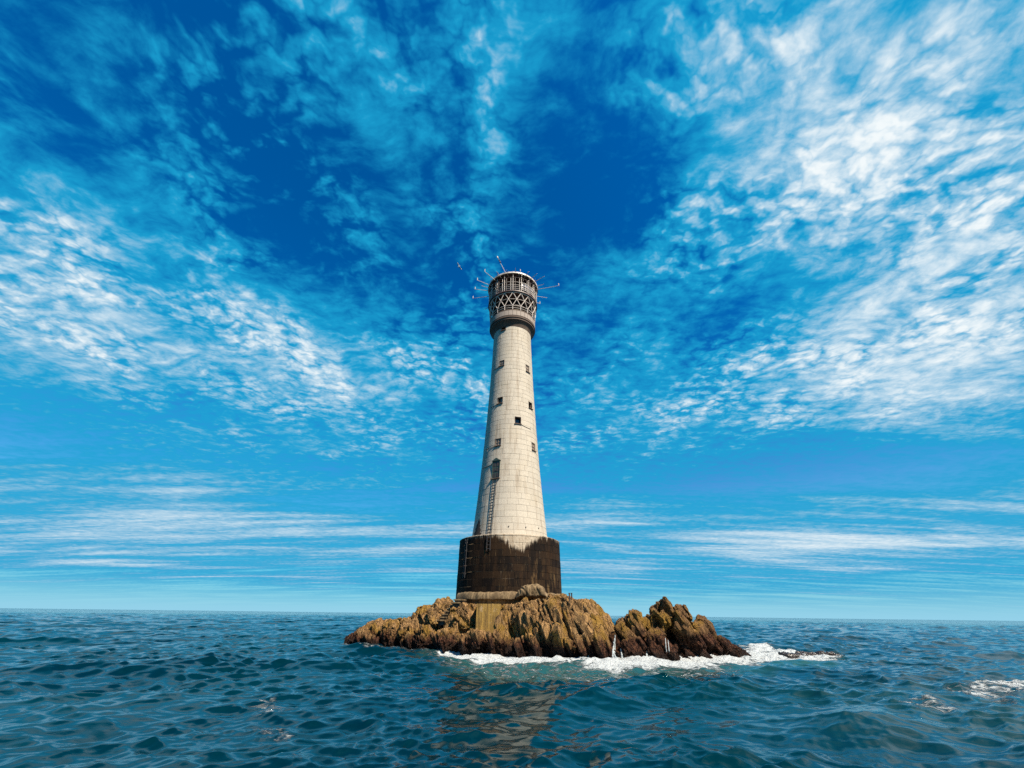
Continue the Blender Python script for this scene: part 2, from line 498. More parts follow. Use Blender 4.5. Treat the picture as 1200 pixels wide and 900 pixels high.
mt, q, b = material('wet_rock_riser_shade')
P = wpos(q)
q.put(b.inputs['Base Color'], q.mix(q.noise(P, 5, 6, .7), (.012, .009, .008), (.05, .035, .026)))
b.inputs['Roughness'].default_value = .25
bump(q, b, q.noise(P, 6, 6, .7), .8, .1)
M_WET_SHADE = mt
mt, q, b = material('white_water')
P = wpos(q)
q.put(b.inputs['Base Color'], q.mix(q.noise(q.mp(P, scale=(3, 3, .4)), 4, 5, .7), (.25, .29, .30), (.42, .44, .44)))
b.inputs['Roughness'].default_value = .6
b.inputs['Subsurface Weight'].default_value = 0.0
bump(q, b, q.noise(q.mp(P, scale=(3, 3, .5)), 6, 5, .7), .8, .08)
M_FALL = mt

# sea water with foam where the surf breaks
mt, q, b = material('sea_water')
P = wpos(q)
foam = q.new('ShaderNodeAttribute', attribute_name='foam').outputs['Fac']
milk = q.new('ShaderNodeAttribute', attribute_name='milk').outputs['Fac']
fn = q.noise(q.mp(P, rot=(0, 0, R(14)), scale=(.55, 1.2, 1)), 1.7, 6, .64, 1.6)
fm = q.rng(q.m('SUBTRACT', foam, q.m('MULTIPLY', q.m('SUBTRACT', fn, .18), 1.9)), -.12, .26)
body = q.mix(q.rng(q.noise(P, .045, 3, .5), .35, .65), (.0001, .0095, .0150), (.0001, .0150, .0200))
body = q.mix(q.m('MULTIPLY', milk, .55), body, (.02, .085, .085))
q.put(b.inputs['Base Color'], q.mix(fm, body, (.47, .49, .49)))
q.put(b.inputs['Roughness'], q.rng(fm, 0, 1, .02, .7))
b.inputs['IOR'].default_value = 1.333
q.put(b.inputs['Specular Tint'], q.mix(fm, (.62, .96, 1.0), (1.0, 1.0, 1.0)))
dist = q.v('LENGTH', q.v('SUBTRACT', P, tuple(CAM)))
farw = q.rng(dist, 60, 420)
w1 = q.noise(q.mp(P, rot=(0, 0, R(25)), scale=(1, 1.6, 1)), 4.2, 5, .6, .4)
rp = q.noise(q.mp(P, rot=(0, 0, R(12)), scale=(.55, 1.5, 1)), 3.2, 3, .5, .3, ty='RIDGED_MULTIFRACTAL')
h = q.m('ADD', q.m('MULTIPLY', w1, .005), q.m('MULTIPLY', rp, .005))
h = q.m('ADD', h, q.m('MULTIPLY', fm, q.m('MULTIPLY', q.noise(P, 2.6, 6, .68), .55)))
bp = bump(q, b, h, 1.0, 1.0)
# beyond the reach of the mesh waves the slopes of the chop tilt the normal directly
nc = q.noise(q.mp(P, rot=(0, 0, R(-15)), scale=(.6, 1.0, 1)), .50, 4, .6, col=True)
tilt = q.v('MULTIPLY', q.v('SUBTRACT', nc, (.5, .5, .5)), (2.0, 2.8, 0))
N0 = q.new('ShaderNodeNewGeometry').outputs['Normal']
q.l.new(q.v('NORMALIZE', q.v('ADD', N0, q.v('SCALE', tilt, scale=farw))), bp.inputs['Normal'])
M_SEA = mt

# ------------------------------------------------------------------ rock
WLPX = [395, 400, 450, 520, 560, 600, 640, 690, 718, 725, 760, 800, 850, 880, 900]
WLPY = [754, 756, 759.5, 764, 765, 768, 773, 777, 779, 779, 779, 778, 775, 771, 769]
def Yw(px): return float(atZ(px, np.interp(px, WLPX, WLPY))[1])
def hull_pts(bm, pts):
    vs = [bm.verts.new(tuple(map(float, p))) for p in pts]
    r = bmesh.ops.convex_hull(bm, input=vs)
    junk = [v for v in r['geom_interior'] if isinstance(v, bmesh.types.BMVert)]
    if junk: bmesh.ops.delete(bm, geom=junk, context='VERTS')
def boulder_pts(poly, Yf, depth, inset=.62, jit=.10, lift=.05, bulge=.32):
    """outline seen from the sea, at its own distance, rounded off to the front and the back"""
    poly = [np.array(p, float) for p in poly]
    c = sum(poly) / len(poly)
    pts = []
    for p in poly:
        pts.append(atY(p[0], p[1], Yf + bulge * depth) + rng.normal(0, jit, 3) * np.array([.4, 1, .4]))
    for p in poly:
        s = c + (p - c) * inset
        pts.append(atY(s[0], s[1] - lift * 20, Yf) + rng.normal(0, jit, 3) * np.array([1, 2.4, 1]))
    for p in poly:
        s = c + (p - c) * .8
        pts.append(atY(s[0], s[1], Yf + depth * .8) + rng.normal(0, jit, 3))
    return pts
def slab_pts(xt, wt, yt, Yt, xb, wb, Yb, depth, jit=.22):
    pts = []
    for sx in (-.5, .5):
        j = rng.normal(0, jit)
        top = atY(xt + sx * wt, yt + rng.uniform(-3, 3), Yt + j)
        pts += [top, top + np.array([rng.normal(0, .1), depth, rng.normal(-.1, .25)])]
        bx = atY(xb + sx * wb, 772, Yb + j * .7)
        pts += [np.array([bx[0], bx[1], -1.3]), np.array([bx[0], bx[1] + depth, -1.3])]
    tc_ = (pts[0] + pts[4]) / 2
    pts.append(tc_ * .45 + (pts[2] + pts[6]) / 2 * .55 + np.array([rng.normal(0, .15), -rng.uniform(0, .35), 0]))
    return pts
def remesh(name, bm, voxel):
    tmp = bpy.data.meshes.new('tmp'); bm.to_mesh(tmp); bm.free()
    o = bpy.data.objects.new('tmp', tmp); COL.objects.link(o)
    md = o.modifiers.new('r', 'REMESH'); md.mode = 'VOXEL'; md.voxel_size = voxel
    me = bpy.data.meshes.new_from_object(o.evaluated_get(bpy.context.evaluated_depsgraph_get()))
    me.name = name
    bpy.data.objects.remove(o); bpy.data.meshes.remove(tmp)
    return me
DIP = R(22)
def weather(me, big=.18, crack=.13, fine=.05, seed=0.0, size=1.0):
    v = verts(me); n = normals(me)
    c, s = math.cos(DIP), math.sin(DIP)
    q = np.stack([v[:, 0] * c + v[:, 2] * s, v[:, 1], (-v[:, 0] * s + v[:, 2] * c)], 1)
    wq = q + .22 * np.stack([perlin(v * 1.1 + 3), perlin(v * 1.1 + 23), perlin(v * 1.1 + 43)], 1)
    d = big * .8 * fbm(v * .45 + seed, 3)
    # joint blocks, long down the dip: each block set in or out and tilted, with an open crack round it
    stretch = np.interp(v[:, 0], [-6, 0], [1.4, 4.2])
    for sz, am, dp in ((1.2, 1.0, 1.0), (.50, .42, .55), (.24, .14, .2)):
        F1, F2, rnd_, sl = worley(np.stack([wq[:, 0] / .8, wq[:, 1], wq[:, 2] / stretch], 1) / (sz * size) + seed + sz * 10)
        d += crack * am * (1.5 * rnd_ + 1.1 * sl) * size
        d -= crack * dp * 1.25 * (1 - sstep(0, .16, F2 - F1)) * size
    d += fine * fbm(v * 2.6 + seed, 4, .6)
    low = sstep(2.2, .3, v[:, 2])
    d += low * .12 * np.abs(fbm(v * 3.4 + 3, 4, .65))
    d = np.clip(d, -.75 * size, .6 * size)
    set_verts(me, v + n * d[:, None])
    return smooth(me)

bm = bmesh.new()
# core under the tower and along the reef
def core(pts): hull_pts(bm, pts)
ring = [(7.4 * math.sin(a), 52 - 6.9 * math.cos(a)) for a in np.linspace(0, 2 * math.pi, 20)[:-1]]
core([(x, y, 4.05) for x, y in ring] + [(x * 1.25, 52 + (y - 52) * 1.2, -1.5) for x, y in ring])
core([(-6, 46, 3.6), (-6, 55, 3.9), (7, 43.2, 3.7), (8.6, 46, 4.6), (8.5, 54, 4.6), (-8, 45.2, -1.5), (-8, 57, -1.5), (8, 41.2, -1.5), (11.5, 45, -1.5), (11, 57, -1.5), (10.5, 47, 3.0)])
core([(-5, 48, 4.0), (-5, 54, 4.0), (-10, 48.5, 3.9), (-10, 53, 3.6), (-12, 47.5, -1.5), (-12, 57, -1.5), (-3, 45, -1.5), (-3, 56, -1.5)])
core([(-9, 50, 2.9), (-9, 54, 2.9), (-16, 53, 2.3), (-16, 55.5, 2.0), (-18, 52, -1.5), (-18.5, 57, -1.5), (-8, 47.5, -1.5), (-8, 56, -1.5)])
LEFT = [
    ([(400, 757), (406, 748), (420, 737), (436, 727), (447, 724), (452, 745), (450, 764), (402, 764)], 51.2, 4.5),
    ([(425, 742), (431, 733), (440, 728), (450, 731), (452, 750), (446, 766), (424, 764)], 50.4, 3.0),
    ([(446, 742), (449, 730), (458, 726), (466, 730), (470, 748), (466, 768), (446, 766)], 48.6, 3.6),
    ([(464, 742), (468, 730), (478, 726), (488, 730), (490, 752), (484, 770), (464, 768)], 47.5, 3.6),
    ([(466, 738), (472, 727), (486, 724), (500, 721), (508, 735), (505, 768), (470, 768)], 48.8, 3.5),
    ([(484, 748), (490, 735), (502, 730), (512, 738), (514, 770), (486, 770)], 45.9, 3.2),
    ([(495, 727), (500, 716), (506, 708), (513, 702), (526, 700), (533, 706), (524, 730), (516, 745), (498, 745)], 47.6, 4.0),
    ([(503, 730), (505, 714), (510, 707), (516, 712), (515, 728), (510, 742)], 46.6, 2.0),
    ([(508, 752), (514, 738), (526, 733), (540, 736), (548, 752), (546, 772), (508, 772)], 44.4, 3.0),
    ([(523, 736), (527, 724), (535, 712), (541, 705), (551, 706), (556, 718), (561, 736), (556, 744), (530, 744)], 44.9, 3.0),
    ([(540, 750), (548, 739), (562, 737), (574, 742), (578, 774), (540, 772)], 43.0, 2.6),
    ([(568, 752), (576, 741), (592, 739), (606, 745), (612, 776), (568, 776)], 42.2, 2.6),
    ([(584, 742), (586, 712), (592, 706), (606, 706), (612, 722), (612, 745), (600, 752)], 43.3, 2.5),
    ([(596, 745), (600, 722), (608, 708), (626, 706), (630, 730), (626, 752)], 42.9, 2.5),
]
for poly, Yf, dp in LEFT: hull_pts(bm, boulder_pts(poly, Yf, dp))
# steep leaning slabs of the cliff below the tower
TX = [585, 612, 630, 645, 657, 672, 681, 686, 692, 702, 710, 716, 720]
TY = [708, 707, 703, 699, 698, 700, 706, 716, 721, 723, 727, 732, 744]
for k in range(64):
    row = k % 3
    xt = rng.uniform(592, 706) - row * 3
    yt = np.interp(xt, TX, TY) + (1, rng.uniform(8, 24), rng.uniform(24, 46))[row]
    lean = (20, 14, 9)[row] * rng.uniform(.7, 1.2) * np.interp(xt, [590, 640, 720], [.5, 1, .75])
    xb = min(xt + lean, 714)
    Yb = Yw(xb) + (1.5, .7, .1)[row]
    Yt = Yb + np.interp(yt, [697, 770], [2.1, .3])
    hull_pts(bm, slab_pts(xt, rng.uniform(6, 13), yt, Yt, xb, rng.uniform(8, 15), Yb, 2.6))
# broken stones along the tide line
for k in range(120):
    px = rng.uniform(415, 716)
    Y = Yw(px) + rng.uniform(-.25, 1.1)
    c = atY(px, 770, Y); c[2] = rng.uniform(-.1, .75) * np.interp(px, [400, 520], [.6, 1])
    s = rng.uniform(.18, .5)
    hull_pts(bm, [c + rng.normal(0, 1, 3) * s * np.array([1, 1, .8]) for _ in range(9)])
me = remesh('rocky_islet', bm, .07)
print('islet verts', len(me.vertices))
weather(me)
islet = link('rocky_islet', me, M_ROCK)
tag(islet, 'low tan and ochre granite reef carrying the lighthouse', None, None, 'structure')
SKX = [398, 420, 438, 470, 500, 512, 530, 545, 600, 640, 657, 672, 683, 690, 702, 716, 719, 723, 730, 746, 757, 764, 777, 787, 803, 815, 828, 850, 884]
SKY = [757, 738, 727, 725, 719, 703, 700, 706, 706, 697, 697, 698, 703, 714, 719, 728, 744, 727, 723, 715, 722, 712, 704, 712, 711, 722, 724, 748, 772]
def fracture(parent, bvhs, count, box, seed, mat, smin, smax, lean, slim=(.28, .6)):
    """angular joint blocks standing out of the rock face, long down the dip"""
    r2 = np.random.default_rng(seed); made = 0
    for _ in range(count * 4):
        if made >= count: break
        px, py = r2.uniform(box[0], box[2]), r2.uniform(box[1], box[3])
        best = None
        for t_ in bvhs:
            h_ = t_.ray_cast(Vector(CAM), Vector(ray(px, py)))
            if h_[0] is not None and (best is None or h_[3] < best[3]): best = h_
        if best is None or best[0].z < .15: continue
        p_, n_ = np.array(best[0]), np.array(best[1])
        if n_[2] > .8: continue
        if 512 < px < 590 and py < 743: continue          # steps and wall
        dpa = R(lean) + r2.normal(0, .10)
        ax = np.array([math.sin(dpa), r2.normal(-.15, .12), -math.cos(dpa)]); ax /= np.linalg.norm(ax)
        nn = n_ * .6 + np.array([0, -.6, .1]); nn -= ax * (ax @ nn); nn /= np.linalg.norm(nn)
        rot_ = r2.normal(0, .35); sd_ = np.cross(ax, nn)
        nn, sd_ = nn * math.cos(rot_) + sd_ * math.sin(rot_), sd_ * math.cos(rot_) - nn * math.sin(rot_)
        L_ = r2.uniform(smin, smax) * (1.6 if r2.random() < .25 else 1.0); W_ = L_ * r2.uniform(*slim); T_ = W_ * r2.uniform(.5, 1.1)
        b3 = bmesh.new()
        pts_ = []
        for a_ in (-1, 1):
            for s_ in (-1, 1):
                for q_ in (-1, 1):
                    taper = r2.uniform(.55, 1.0)
                    pts_.append(ax * a_ * L_ / 2 * r2.uniform(.75, 1.15) + sd_ * s_ * W_ / 2 * taper + nn * q_ * T_ / 2 * r2.uniform(.5, 1.0))
        pts_.append(ax * L_ * r2.uniform(-.7, -.5) + nn * r2.normal(0, .1) * T_)
        hull_pts(b3, pts_)
        bmesh.ops.bevel(b3, geom=b3.edges[:], offset=min(.035, W_ * .08), segments=1, affect='EDGES')
        for _k in range(2):
            lg = [e for e in b3.edges if e.calc_length() > .30]
            if lg: bmesh.ops.subdivide_edges(b3, edges=lg, cuts=1, use_grid_fill=True)
        bmesh.ops.triangulate(b3, faces=b3.faces[:])
        m3 = bpy.data.meshes.new('rock_slab'); b3.to_mesh(m3); b3.free()
        c_ = p_ - n_ * T_ * r2.uniform(.15, .40)
        top_ = max((q2 + c_ for q2 in pts_), key=lambda q2: q2[2]) - CAM          # keep below the skyline of the rock
        tx_, ty_ = 600 + F_PX * (top_ @ RIGHT) / (top_ @ FW), 450 - F_PX * (top_ @ UP) / (top_ @ FW)
        over = np.interp(tx_, SKX, SKY) + 1.0 - ty_
        if over > 0: c_ = c_ + ax * (over * .095 + .1)
        v_ = verts(m3)
        v_ += normals(m3) * (.05 * fbm((v_ + c_) * 2.2, 3, .6))[:, None]
        set_verts(m3, v_); smooth(m3); m3.set_sharp_from_angle(angle=R(28))
        o_ = link('rock_slab', m3, mat, parent); o_.location = tuple(c_)
        o_.matrix_parent_inverse = parent.matrix_basis.inverted()
        made += 1
bvh = BVHTree.FromObject(islet, bpy.context.evaluated_depsgraph_get())

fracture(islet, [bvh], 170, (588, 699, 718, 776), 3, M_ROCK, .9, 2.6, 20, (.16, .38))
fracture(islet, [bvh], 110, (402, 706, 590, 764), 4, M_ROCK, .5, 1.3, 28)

# the brown crag right of the gap: separate boulders wedged together
crag = empty('rock_crag', tuple(np.array([14.0, 41, 0])))
tag(crag, 'dark brown jagged crag of wedged boulders right of the narrow gap', 'rock')
CR = [
    ([(721, 742), (722, 728), (727, 724), (732, 726), (734, 745), (730, 782), (722, 782)], 38.0, 2.4),
    ([(729, 740), (731, 722), (735, 718), (740, 720), (741, 745), (736, 760)], 38.3, 2.2),
    ([(737, 745), (738, 724), (741, 718), (746, 714), (751, 718), (754, 728), (754, 748), (746, 756)], 37.7, 2.4),
    ([(753, 745), (753, 724), (755, 722), (757, 736), (758, 750)], 38.4, 2.0),
    ([(724, 784), (726, 756), (736, 744), (748, 746), (757, 756), (758, 784)], 37.0, 2.6),
    ([(755, 738), (757, 722), (763, 719), (770, 720), (772, 730), (768, 742)], 38.6, 2.4),
    ([(766, 732), (770, 719), (777, 716), (784, 720), (786, 736), (778, 744)], 38.2, 2.6),
    ([(761, 727), (762, 714), (765, 710), (770, 706), (775, 708), (778, 718), (774, 728)], 38.9, 2.4),
    ([(772, 724), (772, 706), (777, 702.5), (783, 705), (787, 714), (788, 726), (780, 730)], 39.1, 2.4),
    ([(757, 770), (758, 744), (763, 737), (770, 735), (777, 744), (779, 762), (770, 784), (758, 784)], 37.3, 2.4),
    ([(784, 738), (785, 716), (790, 712), (800, 720), (812, 735), (822, 752), (826, 772), (812, 770), (800, 752)], 38.6, 3.0),
    ([(786, 720), (788, 713), (793, 711), (800, 716), (808, 722), (806, 729), (798, 727)], 39.0, 2.0),
    ([(792, 724), (796, 711), (801, 708.5), (806, 713), (811, 728), (801, 732)], 39.5, 2.2),
    ([(776, 784), (778, 758), (790, 752), (804, 756), (814, 770), (816, 784)], 39.6, 3.0),
    ([(806, 752), (814, 728), (818, 722), (828, 724), (836, 731), (842, 748), (846, 784), (808, 784)], 40.2, 3.2),
    ([(834, 784), (838, 744), (846, 745), (858, 754), (864, 784)], 40.6, 2.8),
    ([(850, 786), (854, 752), (864, 756), (874, 763), (883, 772), (880, 784), (866, 786)], 40.8, 3.0),
    ([(770, 784), (772, 768), (782, 764), (790, 766), (794, 784)], 37.1, 1.6),
    ([(800, 784), (804, 764), (816, 762), (826, 770), (830, 784)], 38.9, 2.0),
]
for i, (poly, Yf, dp) in enumerate(CR):
    b2 = bmesh.new()
    hull_pts(b2, boulder_pts(poly, Yf, dp, .74, .14, .03))
    if max(p[1] for p in poly) > 765:      # tide line rubble that belongs to the boulder's foot
        xs = [p[0] for p in poly]
        for k in range(7):
            px = rng.uniform(min(xs), max(xs))
            c = atY(px, 772, Yf + rng.uniform(.0, .9)); c[2] = rng.uniform(-.2, 1.1)
            hull_pts(b2, [c + rng.normal(0, 1, 3) * rng.uniform(.2, .45) for _ in range(8)])
    m2 = remesh('boulder', b2, .075)
    weather(m2, .10, .095, .04, i * 7.7, .9)
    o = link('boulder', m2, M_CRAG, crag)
    o.matrix_parent_inverse = crag.matrix_basis.inverted()
b2 = bmesh.new()                           # what holds them up behind
hull_pts(b2, [atY(724, 735, 40), atY(756, 735, 41), atY(790, 725, 41.5), atY(830, 740, 43), atY(875, 768, 44), (10.2, 39, -1.3), (21.5, 43.0, -1.3), (10.2, 47, -1.3), (22, 48, -1.3), atY(780, 722, 45)])
m2 = remesh('rock_mass', b2, .1)
weather(m2, .2, .18, .06, 3.3)
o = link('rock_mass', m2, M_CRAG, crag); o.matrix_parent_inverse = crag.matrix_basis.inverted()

cb = []
for o in crag.children: cb.append(BVHTree.FromPolygons([tuple(v.co) for v in o.data.vertices], [tuple(p.vertices) for p in o.data.polygons]))
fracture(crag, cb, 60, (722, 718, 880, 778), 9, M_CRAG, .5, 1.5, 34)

# two rocks just breaking the surface in the surf to the right
for px, py, w, h, lab in ((922, 770.5, 1.0, .34, 'low black wet rock awash in surf, nearer to the crag'), (957, 769.5, 1.7, .42, 'low black wet rock awash at the far right end of the surf')):
    c = atZ(px, py)
    b2 = bmesh.new()
    hull_pts(b2, [np.array([rng.normal(0, .55) * w, rng.normal(0, .45), rng.uniform(-.4, 1) * h]) for _ in range(16)] + [(-w, 0, -.3), (w, 0, -.3), (0, .7, -.3), (0, -.6, -.3)])
    m2 = remesh('awash_rock', b2, .07); weather(m2, .06, .08, .03, px)
    tag(link('awash_rock', m2, M_WET_SHADE, None, tuple(c)), lab, 'rock', 'rocks awash beside the crag')

def hit(px, py):
    r = bvh.ray_cast(Vector(CAM), Vector(ray(px, py)))
    return None if r[0] is None else np.array(r[0])

# ------------------------------------------------------------------ sea
FOAM = []      # (polygon on the water, edge softness, strength)
def wpoly(pp): return np.array([atZ(x, y)[:2] for x, y in pp])
FOAM.append((wpoly([(511, 767), (520, 762), (560, 759), (600, 758), (640, 760), (690, 764), (718, 758), (726, 757), (760, 764), (800, 768), (850, 766), (884, 768), (884, 777), (850, 782), (800, 784), (760, 784), (720, 785.5), (690, 784), (650, 782), (610, 779), (570, 779), (535, 775)]), 2.0, 1.08))
FOAM.append((wpoly([(398, 757), (405, 752), (450, 755), (511, 759), (511, 766), (450, 762.5), (405, 758.5)]), .5, .50))
FOAM.append((wpoly([(500, 772), (560, 774), (640, 778), (720, 780), (880, 776), (900, 778), (860, 790), (760, 795), (660, 796), (560, 790), (510, 780)]), 2.0, .50))
FOAM.append((wpoly([(868, 770), (880, 757), (896, 758), (915, 762), (940, 765), (962, 767), (985, 770), (975, 774), (930, 774), (895, 775), (870, 776)]), 1.8, .98))
FOAM.append((wpoly([(1135, 813), (1150, 799), (1180, 797), (1215, 800), (1220, 812), (1190, 816), (1165, 824), (1140, 820)]), 3.0, .92))
FOAM.append((wpoly([(1060, 826), (1090, 822), (1130, 828), (1120, 836), (1080, 836)]), 1.6, .62))
FOAM.append((wpoly([(295, 826), (320, 822), (330, 832), (300, 838)]), .7, .56))
FOAM.append((wpoly([(305, 852), (324, 848), (330, 860), (310, 862)]), .6, .70))
FOAM.append((wpoly([(1100, 894), (1150, 890), (1215, 894), (1215, 905), (1110, 905)]), .7, .62))
FOAM.append((wpoly([(335, 898), (362, 893), (372, 902), (338, 906)]), .3, .45))
MILK = [(wpoly([(505, 768), (520, 760), (640, 756), (800, 768), (985, 766), (985, 780), (880, 786), (760, 790), (690, 794), (620, 796), (540, 788)]), 2.0, 1.0),
        (wpoly([(960, 815), (1215, 790), (1215, 860), (1050, 850)]), 8.0, .30)]
def sdist(pts, poly):
    """signed distance to a polygon, negative inside"""
    d = np.full(len(pts), 1e9); ins = np.zeros(len(pts), bool)
    k = len(poly)
    for i in range(k):
        a, b_ = poly[i], poly[(i + 1) % k]
        e = b_ - a; w = pts - a
        t = np.clip((w @ e) / (e @ e), 0, 1)
        d = np.minimum(d, np.linalg.norm(w - t[:, None] * e, axis=1))
        cnd = (a[1] > pts[:, 1]) != (b_[1] > pts[:, 1])
        xi = a[0] + (pts[:, 1] - a[1]) / (e[1] if abs(e[1]) > 1e-9 else 1e-9) * e[0]
        ins ^= cnd & (pts[:, 0] < xi)
    return np.where(ins, -d, d)

rr = [1.5]
while rr[-1] < 120: rr.append(rr[-1] + .035 + .0040 * rr[-1])
while rr[-1] < 14000: rr.append(rr[-1] * (1 + float(np.interp(rr[-1], [120, 700, 2500], [.0045, .014, .03]))))
rr = np.array(rr)
aa = np.concatenate([np.arange(-1.15, 1.15, .0024), np.linspace(1.15, 2 * math.pi - 1.15, 130)[:-1]])
NR, NA = len(rr), len(aa)
print('sea quads', NR * NA)
RRg, AAg = np.meshgrid(rr, aa, indexing='ij')
X0 = (RRg * np.sin(AAg)).ravel(); Y0 = (RRg * np.cos(AAg)).ravel()
sp = np.gradient(rr); SP = np.repeat(sp, NA); back = np.tile((np.abs(((aa + math.pi) % (2 * math.pi)) - math.pi) > 1.16), NR)
SP = np.maximum(SP, np.where(back, RRg.ravel() * .024, RRg.ravel() * .00235))
X0 = X0.astype(np.float32); Y0 = Y0.astype(np.float32); SP = SP.astype(np.float32)
wr = np.random.default_rng(5)
near = np.where(RRg.ravel() < 2500)[0]
xn, yn, sn = X0[near], Y0[near], SP[near]
pgrp = np.stack([xn * .045, yn * .045, np.zeros_like(xn)], 1)
group = np.clip(1 + .75 * fbm(pgrp, 2), .35, 1.9).astype(np.float32)
group2 = np.clip(1 + .8 * fbm(pgrp * 3.1 + 7, 2), 0.6, 1.7).astype(np.float32)
hx = np.zeros_like(xn); hy = np.zeros_like(xn); hz = np.zeros_like(xn)
NW = 110
for i in range(NW):
    lam = .34 * (24.0 / .34) ** ((i + wr.uniform(0, 1)) / NW)
    k = 2 * math.pi / lam
    th = R(-76) + wr.normal(0, .50 if lam > 3 else .60)          # direction the waves run
    slope = .052 * (1.0 if lam < 1.1 else (1.1 / lam) ** .42)
    amp = slope / k * wr.uniform(.6, 1.4)
    ph = (k * (math.cos(th) * xn + math.sin(th) * yn) + wr.uniform(0, 6.283)).astype(np.float32)
    wgt = (np.clip((lam - 2.1 * sn) / (1.4 * sn), 0, 1) * amp).astype(np.float32) * (group if lam > 3 else group2)
    c_, s_ = np.cos(ph), np.sin(ph)
    hz += wgt * c_
    hx -= wgt * s_ * (1.0 * math.cos(th)); hy -= wgt * s_ * (1.0 * math.sin(th))
Zs = np.zeros_like(X0)
foam = np.zeros_like(X0); milk = np.zeros_like(X0)
reg = np.where((RRg.ravel() < 75) & ~back)[0]
pts = np.stack([X0[reg], Y0[reg]], 1).astype(float)
wob = np.stack([fbm(np.stack([pts[:, 0] * .8, pts[:, 1] * .8, 0 * pts[:, 0]], 1), 3), fbm(np.stack([pts[:, 0] * .8, pts[:, 1] * .8, 0 * pts[:, 0] + 9], 1), 3)], 1)
fo = np.zeros(len(pts)); mi = np.zeros(len(pts)); calm = np.ones(len(pts))
for poly, soft, st in FOAM:
    d = sdist(pts + wob * .5, poly)
    fo = np.maximum(fo, st * sstep(soft, -soft * .6, d))
for poly, soft, st in MILK:
    mi = np.maximum(mi, st * sstep(soft, -soft, sdist(pts + wob, poly)))
# small whitecaps on the sharpest crests
p3 = np.stack([pts[:, 0], pts[:, 1], 0 * pts[:, 0]], 1)
lump = np.clip(fo, 0, 1)
foam[reg] = fo; milk[reg] = mi
X1, Y1 = X0.copy(), Y0.copy()
X1[near] += hx; Y1[near] += hy; Zs[near] = hz
rise = lump * (.02 + .13 * np.abs(fbm(p3 * 1.0, 3, .5)) + .05 * np.abs(fbm(p3 * 4.0, 3, .6)))
surf = sstep(1.2, -.8, sdist(pts + wob * .6, wpoly([(876, 768), (884, 760), (915, 764), (950, 767), (975, 769), (975, 772), (930, 772), (880, 774)])))
rise += surf * (.14 + .30 * np.clip(fbm(p3 * .8 + 4, 3), 0, 1))
Zs[reg] += rise.astype(np.float32)
vco = np.stack([X1, Y1, Zs], 1).astype(np.float32)
i0 = (np.arange(NR - 1)[:, None] * NA + np.arange(NA)[None, :])
i1 = (np.arange(NR - 1)[:, None] * NA + (np.arange(NA)[None, :] + 1) % NA)
quads = np.stack([i0, i0 + NA, i1 + NA, i1], -1).reshape(-1, 4)
inner = np.array([[j for j in range(NA)]])
me = bpy.data.meshes.new('sea')
me.vertices.add(len(vco)); me.vertices.foreach_set('co', vco.ravel())
me.loops.add(quads.size); me.loops.foreach_set('vertex_index', quads.ravel().astype(np.int32))
me.polygons.add(len(quads)); me.polygons.foreach_set('loop_start', (np.arange(len(quads)) * 4).astype(np.int32))
try: me.polygons.foreach_set('loop_total', np.full(len(quads), 4, np.int32))
except Exception: pass
me.polygons.foreach_set('use_smooth', np.ones(len(quads), bool))
me.update(calc_edges=True)
for nm, ar in (('foam', foam), ('milk', milk)):
    at = me.attributes.new(nm, 'FLOAT', 'POINT'); at.data.foreach_set('value', ar.astype(np.float32))
me.validate()
sea = link('sea', me, M_SEA)
tag(sea, 'choppy teal blue open sea reaching to the horizon', None, None, 'structure')

# ------------------------------------------------------------------ lighthouse
AX, AY, ZB = -.05, 52.0, 4.2
LH = empty('lighthouse', (AX, AY, ZB))
tag(LH, 'tall tapering cream granite lighthouse with lattice top on a dark drum', 'lighthouse')
def lh(o, parent=None):
    """hang a piece built round the tower's axis (z = height above the sea) on the lighthouse"""
    if parent is None:
        o.parent = LH; o.matrix_parent_inverse = Matrix.Translation((0, 0, -ZB))
    else: o.parent = parent
    return o
PZ = [10.7, 13.0, 16.0, 20.0, 24.0, 28.0, 33.0, 38.0, 43.6]
PR = [4.86, 4.62, 4.36, 4.06, 3.82, 3.62, 3.40, 3.24, 3.12]
def rad(z): return float(np.interp(z, PZ, PR))
def cyl(a, r, z): return np.array([r * math.sin(a), -r * math.cos(a), z])
def on_tower(px, py, rf=rad):
    d = ray(px, py)
    for t in np.arange(40, 110, .02):
        p = CAM + d * t
        if math.hypot(p[0] - AX, p[1] - AY) < rf(p[2]):
            return math.atan2(p[0] - AX, AY - p[1]), p[2]
